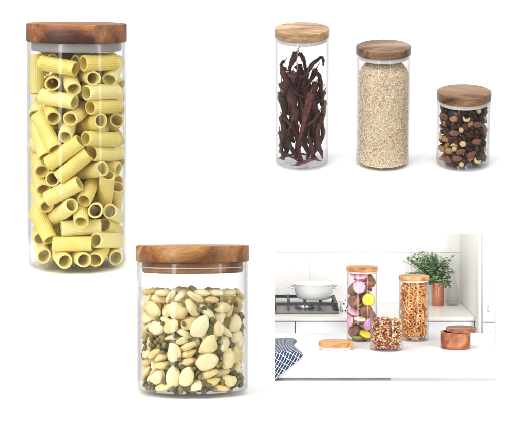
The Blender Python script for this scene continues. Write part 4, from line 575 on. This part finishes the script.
# casserole
ENA = plain('white_enamel', (.70, .70, .69), .18, coat=.3)
cz = gz + .0032; Yp = 5.35; k_ = Yp / F
r = empty('casserole', Matrix.Translation(((314 - CX) * k_, Yp, cz))); tag(r, 'white enamel casserole pot on the black gas hob', 'pot')
Rr = .0775; Hh = .0520
m = MB(); m.lathe([(.0001, 0), (Rr * .66, 0), (Rr * .76, .003), (Rr * .83, .014), (Rr * .90, .030), (Rr * .945, Hh - .002), (Rr * .945, Hh)], 72); m.build('body', ENA, r)
m = MB(); m.lathe([(Rr * .93, Hh + .0003), (Rr * 1.0, Hh + .0005), (Rr * 1.01, Hh + .003), (Rr * .98, Hh + .0045), (Rr * .7, Hh + .0055), (Rr * .3, Hh + .006), (.0001, Hh + .0062)], 72)
ld = m.build('lid', ENA, r)
for s in (-1, 1):
    m = MB(); m.tube([(s * Rr * .90, -.022, Hh - .014), (s * (Rr + .008), -.019, Hh - .010), (s * (Rr + .016), 0, Hh - .009), (s * (Rr + .008), .019, Hh - .010), (s * Rr * .90, .022, Hh - .014)], .0042, 10, flat=.8); m.build('handle', ENA, r)
# plant
COP = plain('copper', hexc('c98a70'), .28, hexc('b87458'), 30, metal=.75)
pc = px2w(437.8, 306, 5.46); pc.z = ZW
r = empty('potted_plant', Matrix.Translation(pc)); tag(r, 'bushy grey green herb in a copper pot at the tiled wall', 'plant')
m = MB(); m.lathe([(.0001, .0003), (.0215, .0003), (.0225, .002), (.0245, .084), (.0235, .084), (.0225, .074), (.0001, .074)], 48); m.build('pot', COP, r, sharp=50)
m = MB(); r2 = random.Random(8); st = MB()
kx = 5.46 / F
for s in range(150):
    ex = (r2.gauss(429, 11)); ey = r2.uniform(253, 286) + abs(ex - 428) * .15
    ex = max(405, min(452, ex))
    end = Vector(((ex - 437.8) * kx, r2.uniform(-.055, .05), (306 - ey) * kx * .995))
    base = Vector((r2.uniform(-.012, .012), r2.uniform(-.012, .012), .076))
    mid = base.lerp(end, .5) + Vector((0, 0, .012))
    pts = [base.lerp(mid, t).lerp(mid.lerp(end, t), t) for t in [i / 7 for i in range(8)]]
    st.tube(pts, .0008, 5)
    for i in range(2, 8):
        for q in range(3):
            m.mi = r2.choice([0, 0, 1, 1, 2]); p = pts[i] + Vector((r2.gauss(0, .002), r2.gauss(0, .002), r2.gauss(0, .002)))
            a = r2.uniform(0, 6.28); d = Vector((math.cos(a), math.sin(a), r2.uniform(-.2, .8))).normalized(); L = r2.uniform(.010, .017); wv = L * .34
            sd = d.cross(Vector((r2.gauss(0, .4), r2.gauss(0, .4), 1))).normalized(); up = sd.cross(d)
            m.add([p, p + d * L * .4 + sd * wv + up * .001, p + d * L, p + d * L * .4 - sd * wv + up * .001, p + d * L * .45 - up * .0008], [(0, 1, 4), (1, 2, 4), (2, 3, 4), (3, 0, 4)])
m.build('foliage', [plain('leaf_mid', hexc('86a474'), .5), plain('leaf_dark', hexc('5c8052'), .5), plain('leaf_grey', hexc('b4c2aa'), .5)], r, smooth=False)
st.build('stems', plain('plant_stem', hexc('4a5a34'), .6), r)
# glass bottle
pb = px2w(452.5, 306, 5.47); pb.z = ZW
CLG = glass_mat('bottle_glass', 90, (.80, .81, .80))
m = MB(); m.lathe([(.0001, .0005), (.020, .0005), (.0215, .003), (.0215, .045), (.019, .058), (.0095, .085), (.0085, .118), (.0105, .122), (.0105, .126), (.0085, .126), (.0070, .118), (.0080, .085), (.0175, .057), (.0198, .045), (.0198, .006), (.0001, .005)], 40)
o = m.build('glass_bottle', CLG); o.matrix_world = Matrix.Translation(pb); tag(o, 'clear empty glass bottle right of the copper plant pot', 'bottle')

# jars on the island
def KM(px, py): return Matrix.Translation(WK(px, py, ZI))
M_ck = KM(362.1, 339.7); M_pz = KM(413.8, 339.6); M_mu = KM(386.4, 349.4)
jar(M_ck, .2215, 'tall glass jar of pink, yellow and brown biscuits on the white island', WD['light'], R=.0487, lidR=.0503, lid_th=.0135, plug_h=.008, gh=.6, gz=.5)
jar(M_pz, .1925, 'glass jar full of small pretzels on the white island in front of the plant', WD['light'], R=.0478, lidR=.0490, lid_th=.0125, plug_h=.008, gh=.6, gz=.5)
jar(M_mu, .1195, 'open glass jar of muesli without a lid in front of the biscuit jar', None, R=.0508)
# biscuits
BIS = plain('biscuit', hexc('8a5a3a'), .6, hexc('6d432a'), 90, bump=.5, bscale=250)
ICE = dict(p=plain('icing_pink', hexc('ecb0c8'), .45, hexc('dc98b4'), 60, bump=.5, bscale=300), b=plain('icing_chocolate', hexc('6d4430'), .4, hexc('8a6048'), 60, bump=.4), y=plain('icing_yellow', hexc('f2e03a'), .45, hexc('e2cc28'), 60, bump=.5, bscale=300),
           v=plain('icing_mauve', hexc('c592bd'), .4, hexc('b983b0'), 60), c=plain('icing_cream', hexc('efe0c4'), .5), g=plain('icing_green', hexc('8a9c50'), .5))
def bis_mesh():
    m = MB(); m.lathe([(.0001, -.007), (.0195, -.007), (.0212, -.0062), (.0216, -.0045), (.0208, -.0035), (.0217, -.0024), (.0209, -.0016), (.0195, -.001), (.0001, -.001)], 40); return m.mesh('biscuit', BIS)
BSM = bis_mesh(); IM = {}
for k in ICE:
    m = MB(); m.lathe([(.0001, -.0008), (.0195, -.0008), (.0205, .001), (.0200, .0035), (.0175, .0058), (.0130, .0068), (.006, .0066), (.0001, .0064)], 40); IM[k] = m.mesh('icing', ICE[k])
DC = json.loads('''[["p",-115,-298,1701,142,117,-42,65],["b",247,-189,1877,57,-38,77,-171],["y",182,-256,1284,41,23,134,-141],["b",-289,-137,1235,153,112,-50,-38],["b",-319,-79,1611,171,49,-86,-30],["p",-273,-95,860,194,33,31,-18],["b",118,-319,909,103,168,-4,36],["c",-72,-259,656,184,12,14,-75],["v",190,-296,510,120,140,78,1],["y",82,-277,184,84,-11,50,-174],["b",-274,-153,286,120,8,-101,123],["p",-356,-94,592,95,-74,-106,119],["g",-130,-237,75,73,1,-6,186],["b",310,-55,721,41,106,-39,160],["b",323,-70,164,81,107,35,144],["p",-70,-270,2019,3,-9,-32,197],["b",79,136,133,20,-19,31,196],["p",-22,142,368,160,34,48,104],["y",175,80,541,138,-42,-126,58],["b",24,107,662,80,110,-29,-144],["v",-204,145,813,78,-150,-83,-67],["b",-18,68,1024,15,-89,175,34],["y",-162,52,1167,46,-170,95,1],["p",-156,103,1348,49,-166,99,3],["b",112,77,1478,155,-56,42,-105],["p",148,93,1655,91,21,45,171],["b",-32,214,1815,120,21,-36,-155],["b",187,126,1958,30,101,-151,-78],["p",-184,120,2036,15,149,-132,-9]]''')
front = []
CN = dict(p='pink', b='chocolate brown', y='bright yellow', v='mauve', c='cream', g='green')
for i, (k, m, _) in enumerate(rows(DC)):
    r = empty('iced_biscuit', M_ck @ m); linked('biscuit', BSM, None, r); linked('icing', IM[k], None, r)
    tag(r, None, 'biscuit', 'iced biscuits in the tall jar')
    if i < 16: front.append((r, CN[k] + ' iced biscuit'))
    else: r['label'] = CN[k] + ' iced biscuit at the back of the biscuit jar'
place_names(front, 3, 'biscuit jar')
# pretzels
PRZ = plain('pretzel', hexc('d8924a'), .32, hexc('f0bf78'), 150, randc=hexc('b0662c'))
raw = [(-.5,-.78),(-.1,-.2),(.15,.1),(.55,.6),(.9,.35),(1,-.1),(.75,-.6),(.35,-.85),(0,-.92),(-.35,-.85),(-.75,-.6),(-1,-.1),(-.9,.35),(-.55,.6),(-.15,.1),(.1,-.2),(.5,-.78)]
pts = [Vector((x * .0145, y * .0145, (.0018 if i < 3 else (-.0018 if i > 13 else 0)))) for i, (x, y) in enumerate(raw)]
m = MB(); pp = cat_rom(pts, 3); m.tube(pp, .0021, 7, wob=.15); PZ = m.mesh('pretzel', PRZ)
m = MB(); m.tube([(.0135 * math.cos(a), .012 * math.sin(a), .001 * math.sin(3 * a)) for a in [i * math.pi / 12 for i in range(24)]], .0021, 7, closed=True, wob=.15); PZ2 = m.mesh('pretzel', PRZ)
pfr = []
DZ = json.loads('''[["p",-288,-86,1636,126,138,-71,-8],["p",-345,-114,1021,106,145,-37,-81],["p",-274,-167,504,66,145,59,-106],["p",197,-62,1589,44,-126,95,-115],["p",-320,-119,173,93,98,-146,20],["p",291,43,1507,138,-91,95,-62],["p",196,-113,1317,67,-78,101,-139],["p",-59,-256,784,102,77,-150,38],["p",-271,6,519,135,-71,-129,7],["p",-139,-106,651,19,83,124,-132],["p",-107,-179,310,146,127,-36,37],["p",121,-303,1321,23,97,-30,171],["p",245,-146,542,131,86,104,68],["p",-259,-43,1432,2,155,8,-126],["p",175,-342,678,106,65,131,-86],["p",-83,-199,1038,40,158,92,-70],["p",-60,-315,1277,67,143,75,-97],["p",5,-211,228,21,33,-141,136],["p",176,12,806,18,-49,-23,-192],["p",210,-229,1374,9,-109,152,-70],["p",-114,-333,714,58,-35,-120,145],["p",-295,2,788,13,-143,-22,137],["p",-95,-193,1448,158,82,24,-87],["p",-273,-123,665,65,118,-147,6],["p",93,-267,1079,28,-34,144,-131],["p",-60,-166,884,72,82,106,-130],["p",148,-323,845,91,130,-59,106],["p",346,-79,330,90,94,100,115],["p",99,-146,601,48,115,10,-156],["p",-213,-140,293,129,-45,-133,60],["p",-235,16,1234,59,123,-24,-144],["p",-184,-210,417,103,120,-118,33],["p",23,-266,654,19,-3,-133,148],["p",-163,-346,537,120,140,-2,-78],["p",170,-246,1729,175,67,56,-40],["p",219,7,307,70,92,24,162],["p",-388,38,1337,3,158,-13,-122],["p",317,-101,1629,53,118,-26,151],["p",21,-337,193,95,83,-84,130],["p",385,30,663,106,74,129,82],["p",193,11,1246,103,-60,-18,-160],["p",262,-98,152,42,107,-29,161],["p",119,-337,1163,87,73,139,-87],["p",57,-183,1415,27,17,-169,103],["p",335,-99,835,26,-162,59,-97],["p",107,-153,970,176,66,65,-22],["p",-223,-56,1715,10,-79,-165,79],["p",268,-217,709,130,97,-21,115],["p",-372,48,805,131,32,-142,-39],["p",-19,-283,1713,5,-87,66,-168],["p",363,-104,622,95,91,143,46],["p",91,-314,1344,133,127,62,-47],["p",-338,-38,1381,148,39,-128,-8],["p",48,-364,1342,47,-19,151,-121],["p",-52,-184,1371,88,100,-99,112],["p",178,-162,853,74,-32,147,-110],["p",163,-81,205,122,112,109,-28],["p",-220,-226,1738,72,75,-170,15],["p",-299,-70,704,125,136,9,-76],["p",241,-231,476,136,134,33,-50],["p",-241,32,1368,88,102,-17,-147],["p",-315,26,456,126,62,-126,67],["p",-166,-274,1669,149,133,-8,5],["p",-64,-235,1021,134,120,19,-85],["p",303,-176,255,114,121,4,111],["p",-175,-255,737,107,137,63,-76],["p",-266,-220,1231,118,72,-130,-64],["p",288,-9,955,52,75,10,-178],["p",-197,-182,426,135,52,-126,57],["p",-66,-229,1425,43,134,71,-123],["p",322,-120,1097,150,46,93,82],["p",-261,-247,532,35,-52,-169,86],["p",-124,-250,1191,92,148,-95,26],["p",346,50,1453,42,123,109,106],["p",57,-319,356,67,97,-138,84],["p",-80,-336,234,3,-106,-130,109],["p",-211,-5,892,139,16,-143,-4],["p",-69,-351,1161,138,131,-58,17],["p",-156,-353,1332,102,59,-145,72],["p",211,-103,405,21,149,-91,95],["p",336,-28,1119,55,-111,100,-121],["p",8,-198,576,73,140,89,-85],["p",134,-102,782,145,85,103,31],["p",-386,-88,1156,32,144,1,-135],["p",-122,-207,689,135,143,21,-28],["p",289,-45,1054,69,-144,77,-93],["p",334,14,803,162,-37,110,-11],["p",-133,-117,663,115,153,7,57],["p",196,-76,951,6,86,-42,176],["p",-150,-252,1593,128,147,-40,-21],["p",-289,33,230,52,147,-2,-125],["p",28,-351,570,69,-5,-129,136],["p",123,-347,1458,76,73,131,-109],["p",210,-168,1619,2,-188,-12,-66],["p",86,-328,1029,13,137,-43,139],["p",290,-214,277,143,-17,136,-24],["p",-10,206,668,40,-155,-69,-97],["p",-70,206,610,31,-77,76,165],["p",-181,96,764,100,8,-136,-106],["p",35,279,1461,132,-72,-28,-129],["p",194,87,395,139,5,139,36],["p",214,301,978,47,-72,-87,-158],["p",41,208,679,190,-30,-30,44],["p",148,213,1340,162,8,72,92],["p",-295,266,625,108,-41,-133,-94],["p",-107,230,150,67,-60,99,148],["p",-155,270,1504,105,-165,40,-1],["p",-222,203,1421,140,-121,-37,67],["p",-66,381,1020,97,-55,-113,-122],["p",-339,48,1354,56,143,-51,-118],["p",264,136,602,51,107,45,155],["p",-115,338,289,108,-88,123,74],["p",236,-33,1339,73,-62,174,-23],["p",285,-110,1338,118,-50,142,59],["p",15,-297,124,9,26,-181,80],["p",309,162,1701,176,-43,42,-73],["p",21,390,1074,94,-84,-121,-97],["p",316,102,349,109,-54,127,95],["p",-46,-388,213,100,114,60,-116],["p",37,-177,309,135,143,21,-31],["p",-198,208,999,79,-111,-103,-105],["p",50,335,1440,136,-145,-14,18],["p",29,175,1108,33,-67,175,62],["p",-152,280,244,149,-101,-78,-37],["p",-138,122,1138,62,-77,139,104],["p",283,241,235,55,90,119,121],["p",99,-330,327,156,123,6,23],["p",-124,241,1712,71,50,-148,-103],["p",-161,141,975,46,85,-35,-171],["p",-221,-101,1699,1,125,35,-152],["p",-39,296,869,38,-105,122,112],["p",148,-139,1567,58,109,-64,143],["p",162,-355,1287,51,-20,108,-159],["p",-190,265,1373,31,-69,68,172],["p",-245,23,343,51,-86,19,172],["p",296,178,1419,142,-37,128,46],["p",24,252,439,98,-119,125,24],["p",181,137,1576,19,-10,-199,-8],["p",-223,266,409,156,-67,-87,-60],["p",-197,197,1205,42,-161,94,60],["p",-111,143,1706,99,-135,52,96],["p",-294,-138,392,21,-49,-2,193],["p",249,174,332,108,-13,166,23],["p",-305,-225,1626,130,138,-51,-36],["p",-142,151,711,58,-88,54,161],["p",78,169,765,111,-107,110,64],["p",206,-139,1004,40,-77,152,-97],["p",-248,-111,179,192,-2,-57,2],["p",171,255,143,184,-36,63,31],["p",128,112,661,49,168,45,87],["p",15,264,403,56,117,128,83],["p",-110,-382,921,60,109,88,-130],["p",-212,56,802,50,-33,-191,6],["p",-118,-282,1493,82,142,27,-112],["p",138,93,831,87,101,48,141],["p",-170,-360,993,76,116,60,-131]]''')
for i, (k, m, _) in enumerate(rows(DZ)):
    o = linked('pretzel', PZ if i % 3 else PZ2, M_pz @ m); pfr += [(o, 'ring pretzel' if i % 3 == 0 else 'knotted pretzel')] if i < 95 else []
    tag(o, 'ring pretzel behind the front pretzels of the jar' if i % 3 == 0 else 'knotted pretzel behind the front pretzels of the jar', 'pretzel', 'ring pretzels' if i % 3 == 0 else 'knotted pretzels')
place_names(pfr, 6, 'pretzel jar')
# muesli
MUC = [('oat_cluster', 'e0b87c', 'pale golden oat cluster in the muesli jar'), ('almond_sliver', 'f0dcb4', 'cream almond sliver in the muesli jar'), ('dried_cranberry', '8a2a22', 'dark red dried cranberry in the muesli jar'),
       ('pecan_piece', '9a5a30', 'brown pecan piece in the muesli jar'), ('seed', '40362e', 'dark seed in the muesli jar'), ('apricot_piece', 'd08a48', 'orange dried apricot piece in the muesli jar')]
mum = []
for i, (nm, c, lb) in enumerate(MUC):
    m = MB(); sz = [(.0040, .0034, .0026), (.0046, .0022, .0012), (.0038, .0030, .0026), (.0044, .0032, .0024), (.003, .002, .0014), (.0040, .0034, .0022)][i]
    m.ball((0, 0, 0), sz, 9, 6, lump(0, 2.5, .6, i * 3)); mum.append(m.mesh(nm, plain('muesli_' + nm, hexc(c), .55, tuple(x * .75 for x in hexc(c)), 200)))
r3 = random.Random(21); RI = .0508 - .0021
wt = [0, 0, 0, 1, 1, 1, 2, 2, 2, 3, 3, 4, 5, 5]
for i in range(300):
    k = r3.choice(wt)
    if i < 250: a = r3.uniform(math.pi * .98, math.pi * 2.02); rr_ = RI - .0042 - r3.random() * .003; z = .009 + r3.random() * .084
    else: a = r3.uniform(0, 6.28); rr_ = (RI - .006) * math.sqrt(r3.random()); z = .092 + r3.random() * .006 - .006 * (rr_ / RI)
    o = linked(MUC[k][0], mum[k], M_mu @ Matrix.Translation((rr_ * math.cos(a), rr_ * math.sin(a), z)) @ Matrix.Rotation(r3.uniform(0, 6), 4, Vector((r3.gauss(0, 1), r3.gauss(0, 1), r3.gauss(0, 1))).normalized()))
    tag(o, MUC[k][2], 'muesli piece', 'the ' + MUC[k][0].replace('_', ' ') + ' kind in the muesli jar')
m = MB()
for i in range(1500):
    m.mi = r3.choice(wt); a = r3.uniform(0, 6.28); z = .0075 + r3.random() * .084; rr_ = RI - .0065 - abs(r3.gauss(0, .004)) if i < 1200 else (RI - .008) * math.sqrt(r3.random())
    if i >= 1200: z = .085 + r3.random() * .007
    if rr_ < 0: continue
    n = Vector((r3.gauss(0, 1), r3.gauss(0, 1), r3.gauss(0, 1))).normalized(); s = r3.uniform(.002, .004)
    q = Quaternion(n, r3.uniform(0, 6)); c = Vector((rr_ * math.cos(a), rr_ * math.sin(a), z))
    vs = [q @ Vector(v) * s + c for v in ((1, 0, 0), (-1, 0, 0), (0, .8, 0), (0, -.8, 0), (0, 0, .6), (0, 0, -.6))]
    m.add(vs, [(0, 2, 4), (2, 1, 4), (1, 3, 4), (3, 0, 4), (2, 0, 5), (1, 2, 5), (3, 1, 5), (0, 3, 5)])
m.mi = 3; m.lathe([(.0001, .006), (RI - .012, .006), (RI - .012, .086), (.0001, .088)], 24)
o = m.build('muesli', [x.materials[0] for x in mum], smooth=False); o.matrix_world = M_mu; tag(o, 'mixed toasted muesli heaped inside the open short jar', 'muesli', kind='stuff')
# loose lid
r = empty('wooden_lid', KM(336, 348.6)); tag(r, 'loose round wooden lid lying on the white island left of the muesli jar', 'lid')
m = MB(); m.lathe([(.0001, .0004), (.046, .0004), (.047, .002), (.047, .0085), (.0001, .0085)], 72); m.build('gasket', SILI, r, sharp=40)
e = .0012; m = MB(); Rl = .0535; m.lathe([(.0001, .0088), (Rl - e, .0088), (Rl, .0088 + e), (Rl, .0225 - e), (Rl - e, .0225), (.0001, .0225)], 96); m.build('wood_disc', WD['light'], r, sharp=40)
# wooden box with swivelled lid
r = empty('wooden_box', KM(455.5, 347.9)); tag(r, 'round dark swirled wooden box with its lid swung open to the right', 'box')
Rb = .0458; m = MB(); m.lathe([(.0001, .0004), (Rb - .001, .0004), (Rb, .0015), (Rb, .050), (Rb - .001, .051), (Rb - .008, .051), (Rb - .009, .050), (Rb - .009, .008), (.0001, .008)], 96); m.build('body', WD['pot'], r, sharp=40)
m = MB(); m.lathe([(.0001, .0513), (Rb, .0513), (Rb + .001, .0523), (Rb + .001, .0615), (Rb, .0625), (.0001, .0625)], 96, cx=.019, cy=.006); m.build('lid', WD['pot'], r, sharp=40)
# towel
t = NT('towel'); tc = t.n('ShaderNodeTexCoord'); mp = t.n('ShaderNodeMapping'); t.l(tc.outputs['UV'], mp.inputs['Vector']); mp.inputs['Rotation'].default_value = (0, 0, .0)
sx = t.n('ShaderNodeSeparateXYZ'); t.l(mp.outputs[0], sx.inputs[0])
def stripe(o, per, wdt):
    a = t.n('ShaderNodeMath', _operation='MULTIPLY'); a.inputs[1].default_value = 1 / per; t.l(o, a.inputs[0])
    b = t.n('ShaderNodeMath', _operation='FRACT'); t.l(a.outputs[0], b.inputs[0])
    c_ = t.n('ShaderNodeMath', _operation='LESS_THAN'); c_.inputs[1].default_value = wdt; t.l(b.outputs[0], c_.inputs[0]); return c_.outputs[0]
s1 = stripe(sx.outputs[0], .0085, .18); s2 = stripe(sx.outputs[1], .017, .07)
mxx = t.n('ShaderNodeMath', _operation='MAXIMUM'); t.l(s1, mxx.inputs[0]); t.l(s2, mxx.inputs[1])
cr = t.n('ShaderNodeMix', _data_type='RGBA'); cr.inputs[6].default_value = (*hexc('1e2a42'), 1); cr.inputs[7].default_value = (*hexc('c4cad6'), 1); t.l(mxx.outputs[0], cr.inputs[0]); t.l(cr.outputs[2], t.b.inputs['Base Color']); t.b.inputs['Roughness'].default_value = .9
nz = t.n('ShaderNodeTexNoise', Scale=900.0); t.l(tc.outputs['Object'], nz.inputs['Vector']); bp = t.n('ShaderNodeBump', Strength=.4, Distance=.001); t.l(nz.outputs['Fac'], bp.inputs['Height']); t.l(bp.outputs[0], t.b.inputs['Normal'])
def towel():
    xr = (298 - CX) * 4.6 / F; xl = -.12; nu, nv = 46, 60; th = .010
    verts = []; uvs = []; faces = []
    yb = 4.765; Ltop = yb - yi0
    def surf(u, v, off):
        X = xl + (xr - xl) * u; hang = max(.0, (xr - X) * .86 + .004)
        L = Ltop + .012 + hang; s = v * L
        ed = min(1, (xr - X) / .012); rnd_ = math.sqrt(max(0, 1 - (1 - ed) ** 2)); h = (th * .25 + off * th * (.25 + .75 * rnd_))
        h += .0012 * math.sin(X * 90 + s * 30) * rnd_
        bk = min(1, s / .012); h = .0012 + h * math.sqrt(max(0, 1 - (1 - bk) ** 2)) if off else .0008
        xx = X + (-.012 * math.sin(s * 16)) * (1 if s < Ltop else .8)
        if s < Ltop - .004: p = (xx, yb - s, ZI + h)
        else:
            q = s - (Ltop - .004); rr = .010 + h; a = min(q / .016, math.pi / 2)
            p = (xx, yi0 + .004 - math.sin(a) * (h + .006), ZI - .005 + math.cos(a) * (h + .005) - max(0, q - .016 * math.pi / 2))
        return p, (X * math.cos(.5) + s * math.sin(.5), -X * math.sin(.5) + s * math.cos(.5))
    for off in (1, 0):
        for j in range(nv + 1):
            for i in range(nu + 1):
                p, q = surf(i / nu, j / nv, off); verts.append(p); uvs.append(q)
    B = (nu + 1) * (nv + 1)
    for j in range(nv):
        for i in range(nu):
            a = j * (nu + 1) + i; faces.append((a, a + 1, a + nu + 2, a + nu + 1)); faces.append((B + a, B + a + nu + 1, B + a + nu + 2, B + a + 1))
    for j in range(nv):
        for i in (0, nu):
            a = j * (nu + 1) + i; b = a + nu + 1
            faces.append((a, b, B + b, B + a) if i else (b, a, B + a, B + b))
    for i in range(nu):
        for j in (0, nv):
            a = j * (nu + 1) + i; b = a + 1
            faces.append((b, a, B + a, B + b) if j else (a, b, B + b, B + a))
    me = bpy.data.meshes.new('towel'); me.from_pydata(verts, [], faces); me.materials.append(t.m)
    uv = me.uv_layers.new(name='UVMap')
    for l in me.loops: uv.data[l.index].uv = uvs[l.vertex_index]
    me.polygons.foreach_set('use_smooth', [True] * len(me.polygons)); me.update()
    o = bpy.data.objects.new('towel', me); col.objects.link(o); tag(o, 'navy tea towel with white check lines draped over the island edge', 'towel')
towel()
bpy.context.view_layer.update()
